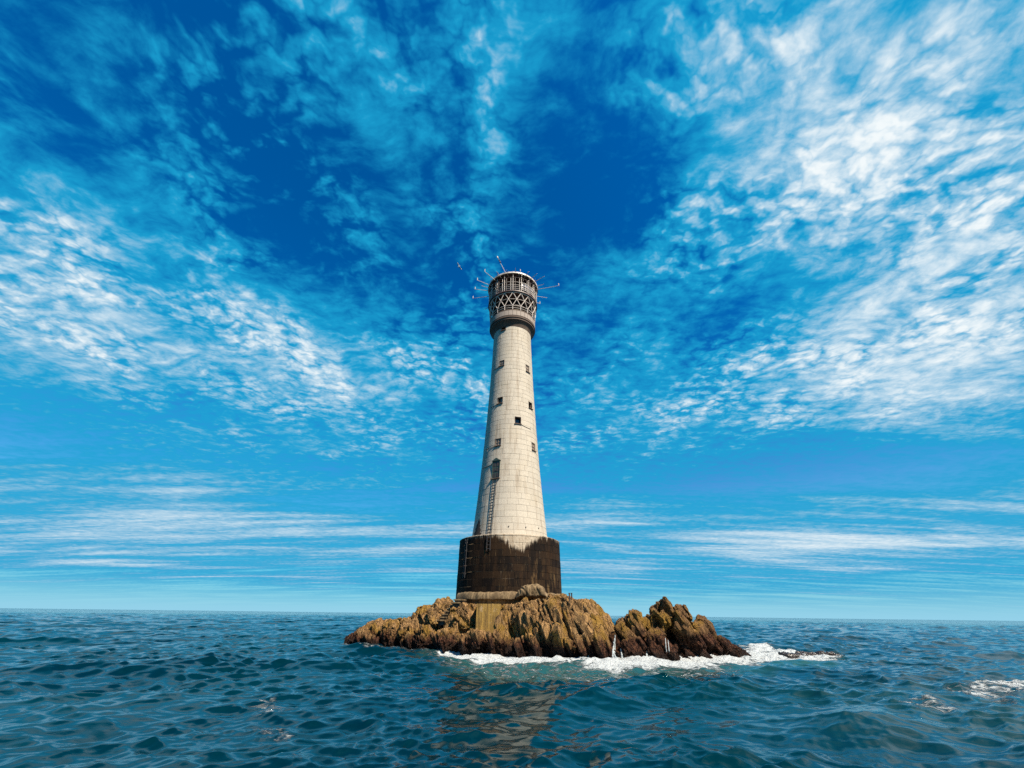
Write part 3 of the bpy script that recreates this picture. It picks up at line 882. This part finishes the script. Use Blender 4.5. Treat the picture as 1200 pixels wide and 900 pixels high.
def block(mb, a0, a1, z0, z1, rfun, seg=4, gap=.02, depth=.06, tint=None, jit=0.0):
    """one curved stone with a chamfered edge, standing proud of the joint"""
    n0 = len(mb.v)
    rm = rfun((z0 + z1) / 2)
    ga = gap / rm
    rings = []
    for (ins, dr) in ((0, -depth), (0, -.012), (.012, 0)):
        A0, A1, Z0, Z1 = a0 + ga / 2 + ins / rm, a1 - ga / 2 - ins / rm, z0 + gap / 2 + ins, z1 - gap / 2 - ins
        lo = [cyl(A0 + (A1 - A0) * i / seg, rfun(Z0) + dr + jit, Z0) for i in range(seg + 1)]
        hi = [cyl(A0 + (A1 - A0) * i / seg, rfun(Z1) + dr + jit, Z1) for i in range(seg + 1)]
        rings.append((lo, hi))
    vs = []
    for lo, hi in rings: vs += lo + hi
    m = seg + 1; L = 2 * m
    loop = list(range(m)) + [m + i for i in range(m - 1, -1, -1)]
    fs = []
    for k in range(2):
        for i in range(len(loop)):
            p, q_ = loop[i], loop[(i + 1) % len(loop)]
            fs.append((k * L + p, k * L + q_, (k + 1) * L + q_, (k + 1) * L + p))
    for i in range(seg):
        fs.append((2 * L + i, 2 * L + i + 1, 2 * L + m + i + 1, 2 * L + m + i))
    mb.add(vs, fs)
    return len(mb.v) - n0

# --- drum at the foot
RB = 6.25
ZD0, ZD1, NC, NB = 4.25, 10.78, 9, 27
mb = MB(); mb.lathe([(RB - .035, 3.2), (RB - .035, ZD1 - .02), (4.2, ZD1 - .02)], 120)
drum = lh(mb.build('drum', M_JOINT, None, True))
drum['label'] = 'dark weed stained cylindrical drum at the foot of the tower'
ch = (ZD1 - ZD0) / NC
bmesh_, = [None]
mb = MB(); block(mb, -math.pi / NB, math.pi / NB, 0, ch, lambda z: RB, 5, .022, .09)
blk = mb.me('block')
blk.materials.append(M_DRUM)
for r_ in range(NC):
    off = rng.uniform(0, 1)
    for k in range(NB):
        o = bpy.data.objects.new('block', blk); COL.objects.link(o); o.parent = drum
        o.location = (0, 0, ZD0 + r_ * ch)
        o.rotation_euler = (0, 0, (k + off) * 2 * math.pi / NB)
        j = 1 + rng.normal(0, .0012)
        o.scale = (j, j, 1)
# capping course and sloping concrete collar
mb = MB()
mb.lathe([(RB + .02, ZD1 + .003), (RB + .02, ZD1 + .12), (RB - .15, ZD1 + .2), (4.7, ZD1 + .3)], 120)
lh(mb.build('drum_coping', M_DRUM, None, False), drum)
mb = MB()
prof = [(RB + .0, 5.2), (RB + .22, 5.12), (RB + .34, 4.95), (RB + .42, 4.52), (RB + .40, 4.46), (RB + .12, 4.42), (RB + .10, 3.2)]
mb.lathe(prof, 140, R(-62), R(70))
me = mb.me('concrete_collar')
v = verts(me); aa_ = np.arctan2(v[:, 0], -v[:, 1])
v[:, 2] += .10 * fbm(v * .9, 3); v[:, :2] *= (1 + .012 * fbm(v * 1.3 + 4, 3))[:, None]
bumpz = np.exp(-((aa_ - R(24)) / R(9)) ** 2)                     # the lighter mound of fill right of the middle
set_verts(me, v)
lh(link('concrete_collar', smooth(me), M_CONC))

# --- windows and door in the shaft: centre pixel, half width, height, kind
OPEN = [(590, 384, .42, 1.05, 'open'), (588, 425.5, .42, 1.0, 'shutter'), (586, 469, .42, 1.0, 'half'), (607, 492.5, .44, 1.05, 'open'),
        (583.6, 518, .42, 1.0, 'shutter'), (618.3, 432, .40, 1.2, 'shutter'), (621.6, 475, .42, 1.0, 'open'), (625.2, 523.5, .42, 1.05, 'shutter')]
holes = []
for (px, py, hw, hh, kd) in OPEN:
    a, z = on_tower(px, py); holes.append((a - hw / rad(z), a + hw / rad(z), z - hh / 2, z + hh / 2, kd, a, z, hw, hh))
a, z = on_tower(581.3, 550); DOOR = (a, z, .52, 2.3)
holes.append((a - .52 / rad(z), a + .52 / rad(z), z - 1.15, z + 1.15, 'door', a, z, .52, 2.3))
def cut(rect, hl):
    """a rectangle (angles, heights) without the openings"""
    out_ = [rect]
    for h in hl:
        nxt = []
        for (a0, a1, z0, z1) in out_:
            if a1 <= h[0] or a0 >= h[1] or z1 <= h[2] or z0 >= h[3]: nxt.append((a0, a1, z0, z1)); continue
            if a0 < h[0]: nxt.append((a0, h[0], z0, z1))
            if a1 > h[1]: nxt.append((h[1], a1, z0, z1))
            m0, m1 = max(a0, h[0]), min(a1, h[1])
            if z0 < h[2]: nxt.append((m0, m1, z0, h[2]))
            if z1 > h[3]: nxt.append((m0, m1, h[3], z1))
        out_ = nxt
    return [r for r in out_ if (r[1] - r[0]) > .012 and (r[3] - r[2]) > .05]
core_mb = MB(); mas = MB(); tints = []
zc = 10.95; rows = []
while zc < 43.4:
    h_ = .74 if zc < 30 else .70
    rows.append((zc, min(zc + h_, 43.55))); zc += h_
for i, (z0, z1) in enumerate(rows):
    nb = 20 if z0 < 22 else 16
    off = rng.uniform(0, 1)
    hl = [h for h in holes if h[2] < z1 and h[3] > z0]
    for k in range(nb):
        a0 = (k + off) * 2 * math.pi / nb - math.pi; a1 = a0 + 2 * math.pi / nb
        tn = rng.uniform(0, 1) ** 1.6
        for sh in ([-2 * math.pi, 0] if a1 > math.pi else [0]):
            for rc in (cut((a0 + sh, a1 + sh, z0, z1), hl) if hl else [(a0, a1, z0, z1)] if sh == 0 else []):
                if hl and sh and rc[1] < -math.pi: continue
                if hl and not sh and a1 > math.pi and rc[0] >= math.pi: continue
                n = block(mas, *rc, rad, 4, .012, .05, jit=rng.normal(0, .006))
                tints += [tn] * n
        for rc in cut((-math.pi + k * 2 * math.pi / nb, -math.pi + (k + 1) * 2 * math.pi / nb, z0, z1), hl):
            A = np.linspace(rc[0], rc[1], 5)
            core_mb.add([cyl(x, rad(rc[2]) - .045, rc[2]) for x in A] + [cyl(x, rad(rc[3]) - .045, rc[3]) for x in A], [(j, j + 1, j + 6, j + 5) for j in range(4)])
shaft = lh(core_mb.build('shaft', M_MORTAR, None, True))
me = mas.me('masonry')
at = me.attributes.new('tint', 'FLOAT', 'POINT'); at.data.foreach_set('value', np.array(tints, np.float32))
o = link('masonry', me, M_STONE, shaft); o['kind'] = 'stuff'

def frame_at(a, z, r):
    """local frame on the wall: x along the wall, y inwards, z up"""
    M = Matrix.Rotation(a, 4, 'Z'); M.translation = Vector(cyl(a, r, z)); return M
for (a0, a1, z0, z1, kd, a, z, hw, hh) in holes:
    r_ = rad(z)
    M = frame_at(a, z, r_)
    def put(mb, name, mat, par=None):
        mb.v = [tuple(M @ Vector(v)) for v in mb.v]
        return lh(mb.build(name, mat), par)
    if kd == 'door':
        # recess, double leaved iron door, hood and sill
        mb = MB()
        mb.box((-hw - .0, .22, 0), (.06, .55, hh)).box((hw, .22, 0), (.06, .55, hh)).box((0, .22, hh / 2), (2 * hw, .55, .06)).box((0, .22, -hh / 2), (2 * hw, .55, .06))
        dr = put(mb, 'door', M_GREEN); dr['label'] = 'dark green iron door high on the shaft above the ladder'
        for s_ in (-1, 1):
            mb = MB(); mb.box((s_ * hw / 2, .06, 0), (hw - .04, .07, hh - .06)); put(mb, 'door_leaf', M_GREEN, dr)
            for zz in (-.75, -.05, .65):
                mb = MB(); mb.box((s_ * hw / 2, .015, zz), (hw * .7, .03, .5)); put(mb, 'door_panel', M_DARK, dr)
            mb = MB(); mb.box((s_ * .07, -.02, -.1), (.05, .06, .16)); put(mb, 'handle', M_DARK, dr)
        mb = MB(); mb.add([(-hw - .12, -.10, hh / 2), (hw + .12, -.10, hh / 2), (0, -.10, hh / 2 + .42), (-hw - .12, .3, hh / 2), (hw + .12, .3, hh / 2), (0, .3, hh / 2 + .42)], [(0, 1, 2), (3, 5, 4), (0, 2, 5, 3), (1, 4, 5, 2), (0, 3, 4, 1)])
        put(mb, 'hood', M_GREEN, dr)
        mb = MB(); mb.box((0, -.05, -hh / 2 - .09), (2 * hw + .24, .5, .12)); put(mb, 'sill', M_STONE2, dr)
        continue
    mb = MB()       # reveal of the opening
    for s_ in (-1, 1): mb.box((s_ * (hw + .005), .30, 0), (.05, .56, hh))
    mb.box((0, .30, hh / 2 + .005), (2 * hw, .56, .05)).box((0, .30, -hh / 2 - .005), (2 * hw, .56, .05))
    w = put(mb, 'window', M_STONE2)
    mb = MB(); mb.box((0, .50, 0), (2 * hw, .04, hh)); put(mb, 'pane', M_GLASS, w)
    mb = MB()
    fy = .26 if kd != 'shutter' else .10
    for s_ in (-1, 1): mb.box((s_ * (hw - .05), fy, 0), (.07, .08, hh - .04)).box((0, fy, s_ * (hh / 2 - .05)), (2 * hw - .16, .08, .07))
    if kd != 'open': mb.box((0, fy, 0), (2 * hw - .16, .07, .05)).box((0, fy + .004, 0), (.05, .06, hh - .16))
    put(mb, 'frame', M_FRAME if kd == 'open' else M_SHUT, w)
    if kd == 'shutter':
        for s_ in (-1, 1):
            mb = MB(); mb.box((s_ * hw * .47, .16, 0), (hw * .86, .03, hh - .14)); put(mb, 'shutter', M_SHUT, w)
    if kd == 'half':
        mb = MB(); mb.box((hw * .45, .2, -.1), (hw * .8, .03, hh * .6)); put(mb, 'shutter', M_SHUT, w)
    mb = MB(); mb.box((0, -.02, -hh / 2 - .07), (2 * hw + .14, .3, .10)); put(mb, 'sill', M_STONE2, w)

# --- ladders
def ladder(a_top, z_top, a_bot, z_bot, rf, width=.46, step=.33, name='ladder', lab=None):
    ld = lh(empty(name)); 
    if lab: ld['label'] = lab
    N = int((z_top - z_bot) / step)
    def P_(t, s_):
        z = z_bot + (z_top - z_bot) * t; a = a_bot + (a_top - a_bot) * t
        return cyl(a + s_ * width / 2 / rf(z), rf(z) + .14, z)
    for s_ in (-1, 1):
        MB().tube([P_(t, s_) for t in np.linspace(0, 1, 14)], .038, 6).build('rail', M_DARK, ld)
    for k in range(N):
        t = (k + .5) / N
        MB().tube([P_(t, -1), P_(t, 1)], .028, 6).build('rung', M_DARK, ld)
    for k in range(5):
        t = (k + .5) / 5
        mb = MB()
        for s_ in (-1, 1):
            p = P_(t, s_); q_ = p.copy(); q_[:2] *= (rf(p[2]) - .03) / (rf(p[2]) + .14); mb.tube([p, q_], .03, 5)
        mb.build('bracket', M_DARK, ld)
    return ld
ab, zb_ = on_tower(574.5, 622)
ladder(DOOR[0], DOOR[1] - 1.25, ab, 11.2, rad, .5, .34, 'ladder', 'black iron ladder from drum top to the door')
ab, _ = on_tower(546.5, 650, lambda z: RB if z < 10.9 else 0)
ladder(ab, 10.7, ab, 6.6, lambda z: RB, .36, .36, 'ladder', 'black iron ladder on the left side of the drum')
ab, _ = on_tower(573, 640, lambda z: RB if z < 10.9 else 0)
ladder(ab, 10.75, ab, 9.2, lambda z: RB, .4, .36, 'ladder', 'short pale ladder at the top edge of the drum')

# --- cables clipped to the wall
for p0, p1 in (((584, 473), (573.5, 478)), ((581, 522.5), (567.5, 527)), ((577.5, 544), (564, 549)), ((609, 497), (623.5, 503)), ((586, 430), (576.5, 434))):
    A0 = on_tower(*p0); 
    A1 = on_tower(p1[0] + (2.0 if p1[0] < 600 else -2.0), p1[1])
    if A1 is None: continue
    pts_ = []
    for t in np.linspace(0, 1, 12):
        z = A0[1] + (A1[1] - A0[1]) * t - .10 * math.sin(math.pi * t); pts_.append(cyl(A0[0] + (A1[0] - A0[0]) * t, rad(z) + .03, z))
    lh(MB().tube(pts_, .032, 5).build('cable', M_DARK, None, True))
# drain holes low on the shaft
for px, py in ((596, 617), (616, 618), (631, 619)):
    a, z = on_tower(px, py)
    M = frame_at(a, z, rad(z))
    mb = MB(); mb.tube([(0, .05, 0), (0, -.05, 0)], .075, 10); mb.v = [tuple(M @ Vector(v)) for v in mb.v]
    lh(mb.build('drain_pipe', M_DARK))

# --- corbelled stone gallery
GZ = 43.5
prof = [(3.02, GZ - .02), (3.16, GZ), (3.22, GZ + .18), (3.34, GZ + .45), (3.52, GZ + .72), (3.74, GZ + .95), (3.80, GZ + 1.02), (3.80, GZ + 1.28), (3.92, GZ + 1.34), (3.92, GZ + 1.62), (3.84, GZ + 1.70), (3.84, GZ + 2.75), (3.90, GZ + 2.80), (3.90, GZ + 2.98), (3.58, GZ + 3.0), (3.58, GZ + 1.72), (1.5, GZ + 1.70)]
mb = MB(); mb.lathe(prof, 96)
gal = lh(mb.build('gallery', M_STONE2)); gal['label'] = 'flared stone gallery with parapet below the lantern'
NBAY = 18
for k in range(36):      # parapet panels
    a0, a1 = 2 * math.pi * k / 36, 2 * math.pi * (k + 1) / 36
    mb = MB(); block(mb, a0, a1, GZ + 1.73, GZ + 2.77, lambda z: 3.90, 3, .035, .055)
    mb.build('parapet_panel', M_PARA, gal)
def ringpts(r, z, n=72): return [cyl(2 * math.pi * k / n, r, z) for k in range(n)]

# --- lantern room inside the cage
lan = lh(empty('lantern')); lan['label'] = 'dark glazed lantern room behind the lattice'
mb = MB(); mb.lathe([(2.3, GZ + 1.7), (2.3, GZ + 3.0), (2.36, GZ + 3.05), (2.36, GZ + 3.2), (2.2, GZ + 3.2)], 48); mb.build('lantern_wall', M_STEEL, lan)
LZ0, LZ1 = GZ + 3.2, GZ + 8.2
for k in range(16):
    a0, a1 = 2 * math.pi * k / 16, 2 * math.pi * (k + 1) / 16
    mb = MB(); mb.add([cyl(a0, 2.2, LZ0), cyl(a1, 2.2, LZ0), cyl(a1, 2.2, LZ1), cyl(a0, 2.2, LZ1), cyl(a0, 2.17, LZ0), cyl(a1, 2.17, LZ0), cyl(a1, 2.17, LZ1), cyl(a0, 2.17, LZ1)], [(0, 1, 2, 3), (7, 6, 5, 4), (0, 3, 7, 4), (1, 5, 6, 2), (3, 2, 6, 7), (0, 4, 5, 1)])
    mb.build('pane', M_GLASS, lan)
    MB().tube([cyl(a0, 2.22, LZ0), cyl(a0, 2.22, LZ1)], .05, 6).build('mullion', M_STEEL, lan)
mb = MB(); mb.lathe([(2.4, LZ1), (2.5, LZ1 + .1), (2.5, LZ1 + .3), (1.6, LZ1 + .9), (.4, LZ1 + 1.3), (0.01, LZ1 + 1.35)], 48); mb.build('lantern_roof', M_STEEL, lan, True)

# --- white lattice cage and rails
cage = lh(empty('lattice_cage')); cage['label'] = 'white steel lattice of crossing braces round the lantern'
Z0, Zm, Z1 = GZ + 3.75, GZ + 5.15, GZ + 6.55
R0, R1 = 3.92, 4.12
for k in range(NBAY):
    for s_ in (-1, 1):
        a0 = 2 * math.pi * (k + (.0 if s_ > 0 else 1.0)) / NBAY; a1 = 2 * math.pi * (k + (1.0 if s_ > 0 else 0.0)) / NBAY
        MB().tube([cyl(a0 + (a1 - a0) * t, (R0 + (R1 - R0) * t) + .03 * s_, Z0 + (Z1 - Z0) * t) for t in np.linspace(0, 1, 4)], .065, 6).build('brace', M_WHITE, cage)
    a0 = 2 * math.pi * k / NBAY
    MB().tube([cyl(a0, 3.86, GZ + 2.9), cyl(a0, R0, Z0)], .065, 6).build('post', M_WHITE, cage)
for z, r, w in ((GZ + 3.3, 3.88, .055), (Z0, R0, .07), (Zm, (R0 + R1) / 2, .055), (Z1, R1, .08)):
    MB().tube(ringpts(r, z), w, 6, closed=True).build('ring', M_WHITE, cage)
mb = MB(); mb.lathe([(2.2, GZ + 4.55), (2.2, GZ + 4.5), (3.3, GZ + 4.5), (3.3, GZ + 4.55), (2.2, GZ + 4.55)], 72)
mb.build('inner_walkway', M_STEEL, cage)

# --- upper tier with walkway, posts, wind panels, then the round deck
tier = lh(empty('upper_tier')); tier['label'] = 'brown steel upper walkway with white posts under the deck'
ZT = Z1 + .25; ZH = 54.15
mb = MB(); mb.lathe([(2.3, Z1 + .04), (4.25, Z1 + .12), (4.38, Z1 + .12), (4.38, Z1 + .32), (4.25, Z1 + .34), (2.3, Z1 + .34)], 72); mb.build('walkway', M_STEEL, tier)
mb = MB(); mb.lathe([(2.55, Z1 + .34), (2.55, ZH - .1)], 48); mb.build('inner_wall', M_STEEL, tier, True)
for k in range(NBAY):
    a = 2 * math.pi * k / NBAY
    MB().tube([cyl(a, 4.28, Z1 + .2), cyl(a, 4.30, ZH)], .06, 6).build('post', M_WHITE, tier)
    MB().tube([cyl(a, 2.5, ZH - .22), cyl(a, 4.5, ZH - .16)], .09, 6).build('deck_beam', M_STEEL, tier)
    MB().tube([cyl(a, 4.25, ZH - 1.0), cyl(a, 3.1, ZH - .2)], .06, 6).build('knee_brace', M_STEEL, tier)
for k in range(36):
    a = 2 * math.pi * (k + .5) / 36
    MB().tube([cyl(a, 4.29, Z1 + .3), cyl(a, 4.30, ZH - .75)], .03, 5).build('baluster', M_WHITE if k % 2 else M_STEEL, tier)
for z in (Z1 + .75, Z1 + 1.2, Z1 + 1.62, Z1 + 2.3):
    MB().tube(ringpts(4.30, z), .05, 6, closed=True).build('rail', M_WHITE, tier)
MB().tube(ringpts(4.33, ZH - .75), .06, 6, closed=True).build('rail', M_STEEL, tier)
# dark wind boards round most of the tier, open towards the sea in front
for k in range(36):
    a0, a1 = 2 * math.pi * k / 36, 2 * math.pi * (k + 1) / 36
    ac = ((a0 + a1) / 2 + math.pi) % (2 * math.pi) - math.pi
    if R(-26) < ac < R(24): continue
    grey = R(24) <= ac < R(66)
    mb = MB(); block(mb, a0, a1, Z1 + (.9 if grey else .36), Z1 + (2.5 if grey else 1.3), lambda z: 4.22, 3, .06, .04)
    p = mb.build('wind_board', M_PANEL if grey else M_STEEL, tier)
    if grey:
        mb = MB()
        for zz in (Z1 + .9, Z1 + 1.7, Z1 + 2.5): mb.tube([cyl(a0, 4.25, zz), cyl((a0 + a1) / 2, 4.25, zz), cyl(a1, 4.25, zz)], .05, 5)
        for q_ in (a0 + .01, (a0 + a1) / 2): mb.tube([cyl(q_, 4.26, Z1 + .9), cyl(q_, 4.26, Z1 + 2.5)], .045, 5)
        mb.build('glazing_bar', M_WHITE, p)
deck = lh(empty('helicopter_deck')); deck['label'] = 'round flat deck with white rim crowning the tower'
mb = MB(); mb.lathe([(0.01, ZH), (4.45, ZH), (4.45, ZH + .12), (4.4, ZH + .3), (.01, ZH + .3)], 72); mb.build('deck_plate', M_STEEL, deck)
mb = MB(); mb.lathe([(4.46, ZH + .06), (4.60, ZH + .06), (4.60, ZH + .36), (4.46, ZH + .36), (4.46, ZH + .06)], NBAY * 2); mb.build('rim', M_WHITE, deck)
for k in range(8):
    a = math.pi * k / 8
    MB().tube([cyl(a, 4.3, ZH - .09), cyl(a + math.pi, 4.3, ZH - .09)], .07, 6).build('deck_joist', M_STEEL, deck)
# arms that held the safety net, some with a lamp at the tip
ARMS = [(-102, 3.1, .02, 1), (-84, 2.4, .05, 1), (-66, 2.4, .10, 1), (-46, 2.3, .15, 1), (14, .6, .3, 1), (54, 2.2, .10, 0), (78, 3.9, .06, 1), (100, 1.9, 0, 0), (118, 1.3, 0, 1), (-12, .9, .1, 0), (-30, 1.2, .1, 0), (28, 1.2, .1, 0), (42, 1.6, .1, 0), (-74, 1.3, .05, 0), (68, 1.4, .05, 0), (140, 2.5, 0, 0), (165, 2.5, 0, 0), (-130, 2.5, 0, 0), (-155, 2.5, 0, 0)]
for (deg, L, rise_, lampd) in ARMS:
    a = R(deg); z = ZH - .25
    arm = MB().tube([cyl(a, 4.2, z), cyl(a, 4.6 + L, z + rise_ * L)], [.06, .04], 6).build('net_arm', M_WHITE, deck)
    if lampd:
        MB().tube([cyl(a, 4.55 + L, z + rise_ * L - .03), cyl(a, 4.55 + L, z + rise_ * L + .55)], .06, 6).build('arm_light', M_WHITE, arm)
for a, h_ in ((R(-17), 4.1), (R(5), 1.0), (R(-60), .9), (R(60), .8), (R(-36), .7)):
    lean = .55 if h_ > 4 else 0.0
    def ap(t): return cyl(a - lean * t * .55, 4.62 + lean * t * .8, ZH + .3 + h_ * t)
    an = MB().tube([ap(0), ap(1)], [.045, .03], 6).build('antenna', M_DARK if h_ < 4 else M_WHITE, deck)
    if h_ > 4:
        for zz in (.62, .76): MB().tube([ap(zz), ap(zz + .07)], .11, 6).build('collar', M_DARK, an)
        MB().tube([ap(.94), ap(1.05)], .12, 8).build('cap', M_WHITE, an)
# black growth at the left foot of the shaft
mt, q, b = material('black_growth')
q.put(b.inputs['Base Color'], q.mix(q.noise(wpos(q), 6, 5, .7), (.012, .008, .006), (.045, .026, .016))); b.inputs['Roughness'].default_value = .9
mb = MB(); vs = []; fs = []
nA, nZ = 16, 16
A_l, _ = on_tower(556.5, 622) or (R(-70), 0); A_r, _ = on_tower(564.5, 622)
for i in range(nZ + 1):
    t = i / nZ; z = 11.05 + t * 2.1
    c_ = A_l + (A_r - A_l) * (.40 + .1 * t); w = (A_r - A_l) * .55 * (1 - t) ** .75 + .012
    for j in range(nA + 1):
        a = c_ + (j / nA * 2 - 1) * w * (1 + .15 * math.sin(i * 1.7 + j)); vs.append(cyl(a, rad(z) + .012 + .06 * math.sin(math.pi * j / nA) * (1 - t), z))
fs = [(i * (nA + 1) + j, i * (nA + 1) + j + 1, (i + 1) * (nA + 1) + j + 1, (i + 1) * (nA + 1) + j) for i in range(nZ) for j in range(nA)]
lh(MB().add(vs, fs).build('weed_patch', mt, None, True))

# ------------------------------------------------------------------ things on the rock
# flat ochre retaining wall below the drum
c0, c1 = atY(557, 742, 43.9), atY(586, 742, 43.5)
mb = MB(); top = atY(572, 707.5, 43.8)[2]
vs = []
for (x, y) in ((c0[0], c0[1]), (c1[0], c1[1]), (c1[0], c1[1] + 3.2), (c0[0], c0[1] + 3.2)): vs += [(x, y, .4), (x, y + .12, top)]
w_ = mesh('retaining_wall', vs, [(0, 2, 3, 1), (2, 4, 5, 3), (4, 6, 7, 5), (6, 0, 1, 7), (1, 3, 5, 7), (0, 6, 4, 2)])
tag(link('retaining_wall', w_, M_LICHEN), 'flat ochre lichen covered wall below the drum', 'wall')
# lump of old concrete fill against the drum
b2 = bmesh.new(); hull_pts(b2, boulder_pts([(603, 702), (607, 691), (616, 685), (629, 683.5), (638, 689), (645, 702)], 44.55, 1.9, .7, .08))
m2 = remesh('concrete_fill', b2, .07); weather(m2, .10, .06, .04, 2.2)
tag(link('concrete_fill', m2, M_CONC), 'tan lump of concrete fill against the right front of the drum', 'concrete')
# rock cut steps
st = empty('rock_steps', tuple(atY(517, 731, 45.6)))
tag(st, 'narrow flight of steps cut up the tan rock left of the drum', 'steps')
NS = 8
for k in range(NS):
    t = k / (NS - 1)
    hp = hit(517.5 + 19.5 * t, 726 - 24 * t)
    p = atY(517.5 + 19.5 * t, 726 - 24 * t, min(hp[1] if hp is not None else 46.5, 46.9) - .45)
    so = empty('step', tuple(p), st); so.matrix_parent_inverse = st.matrix_basis.inverted(); so.rotation_euler = (0, 0, R(-14))
    me = MB().box((0, .6, -.075), (1.0, 1.4, .15)).me('tread')
    bmm = bmesh.new(); bmm.from_mesh(me); bmesh.ops.bevel(bmm, geom=bmm.edges[:], offset=.03, segments=2, affect='EDGES'); bmm.to_mesh(me); bmm.free()
    link('tread', me, M_CONC, so)
    MB().box((0, .85, -.32), (.94, 1.2, .36)).build('riser', M_WET_SHADE, so)  # riser coloured near black: shade under the tread nosing painted in
# two short posts on the rock right of the drum
for px, lab in ((667.6, 'short dark iron post on the rock, left of a pair'), (670.2, 'short dark iron post on the rock, right of a pair')):
    p = hit(px, 703)
    if p is None: p = atY(px, 703, 44)
    q0 = np.array([0, .0, -.4])
    po = empty('iron_post', tuple(p)); tag(po, lab, 'post', 'iron posts beside the drum')
    MB().tube([q0, (0, 0, .5)], .06, 8).build('post_shaft', M_DARK, po)
    MB().tube([(0, 0, .49), (0, 0, .56)], .08, 8).build('post_cap', M_DARK, po)

# water draining off the rock
bv2 = [bvh]
dg = bpy.context.evaluated_depsgraph_get(); dg.update()
for o in crag.children:
    mw = o.matrix_world
    bv2.append(BVHTree.FromPolygons([tuple(mw @ v.co) for v in o.data.vertices], [tuple(p.vertices) for p in o.data.polygons]))
def hit2(px, py):
    best = None
    for t in bv2:
        r_ = t.ray_cast(Vector(CAM), Vector(ray(px, py)))
        if r_[0] is not None and (best is None or r_[3] < best[1]): best = (np.array(r_[0]), r_[3])
    return None if best is None else best[0]
STREAM = [((720.5, 744), (719, 780), .16, 'white seawater pouring down the narrow gap before the crag'), ((690, 752), (687.5, 778), .06, 'thin white trickle down the cliff below the tower'),
          ((779.5, 748), (780.5, 764), .05, 'left of two white trickles down the dark crag face'), ((782.5, 750), (784, 764), .05, 'right of two white trickles down the dark crag face'),
          ((727, 760), (729, 780), .16, 'short white run of water on the foot of the crag'), ((757.5, 762), (758.5, 780), .14, 'white water spilling between boulders in the middle of the crag')]
for (p0, p1, w, lab) in STREAM:
    strands = MB(); base = None
    for k in range(2 if w < .1 else 5):
        ox = rng.normal(0, w * 5); t0 = rng.uniform(0, .35) if k else 0
        pts_ = []
        for t in np.linspace(t0, 1, 26):
            p = hit2(p0[0] + (p1[0] - p0[0]) * t + ox * (.3 + t), p0[1] + (p1[1] - p0[1]) * t)
            if p is not None and p[2] > -.3: pts_.append(p)
        if len(pts_) < 6: continue
        pts_ = np.array(pts_)
        pts_[:, 1] = np.minimum.accumulate(pts_[:, 1])
        for _ in range(2): pts_[1:-1] = (pts_[:-2] + pts_[1:-1] * 2 + pts_[2:]) / 4
        pts_ -= np.array([0, .05, 0])
        if base is None: base = pts_[-1].copy()
        rr_ = rng.uniform(.016, .034) * (1.4 if w > .1 else 1)
        strands.tube(pts_ - base, [rr_ * rng.uniform(.5, 1.4) for _ in pts_], 6)
    if base is not None: tag(strands.build('water_stream', M_FALL, None, True, tuple(base)), lab, 'waterfall', 'streams draining off the rock')

# gull in the air left of the lantern
gp = atY(538, 312.5, 48)
gl = empty('seagull', tuple(gp)); tag(gl, 'small white seagull flying left of the lighthouse top', 'bird')
mtg, q, b = material('gull_white'); q.put(b.inputs['Base Color'], q.mix(q.noise(wpos(q), 5, 2), (.75, .75, .74), (.85, .85, .84))); b.inputs['Roughness'].default_value = .8
prof = [(-.30, .005), (-.24, .035), (-.12, .07), (.02, .085), (.14, .06), (.20, .05), (.25, .05), (.29, .03), (.34, .008)]
mb = MB(); mb.tube([(0, y, 0) for y, r_ in prof], [r_ for y, r_ in prof], 10); mb.build('body', mtg, gl, True)
for s_ in (-1, 1):
    sec = [(.04, .10, -.10, .02), (.28, .13, -.08, .15), (.52, .06, -.12, .10), (.74, -.08, -.16, .02)]
    vs = []
    for (x, y0, y1, z) in sec: vs += [(s_ * x, y0, z), (s_ * x, (y0 + y1) / 2, z + .018), (s_ * x, y1, z), (s_ * x, (y0 + y1) / 2, z - .006)]
    fs = [(4 * i + j, 4 * i + (j + 1) % 4, 4 * i + 4 + (j + 1) % 4, 4 * i + 4 + j) for i in range(3) for j in range(4)] + [(0, 1, 2, 3), (12, 13, 14, 15)]
    mesh_ = mesh('wing', vs, fs, True); link('wing', mesh_, mtg, gl)
gl.rotation_euler = (R(0), R(18), R(60))
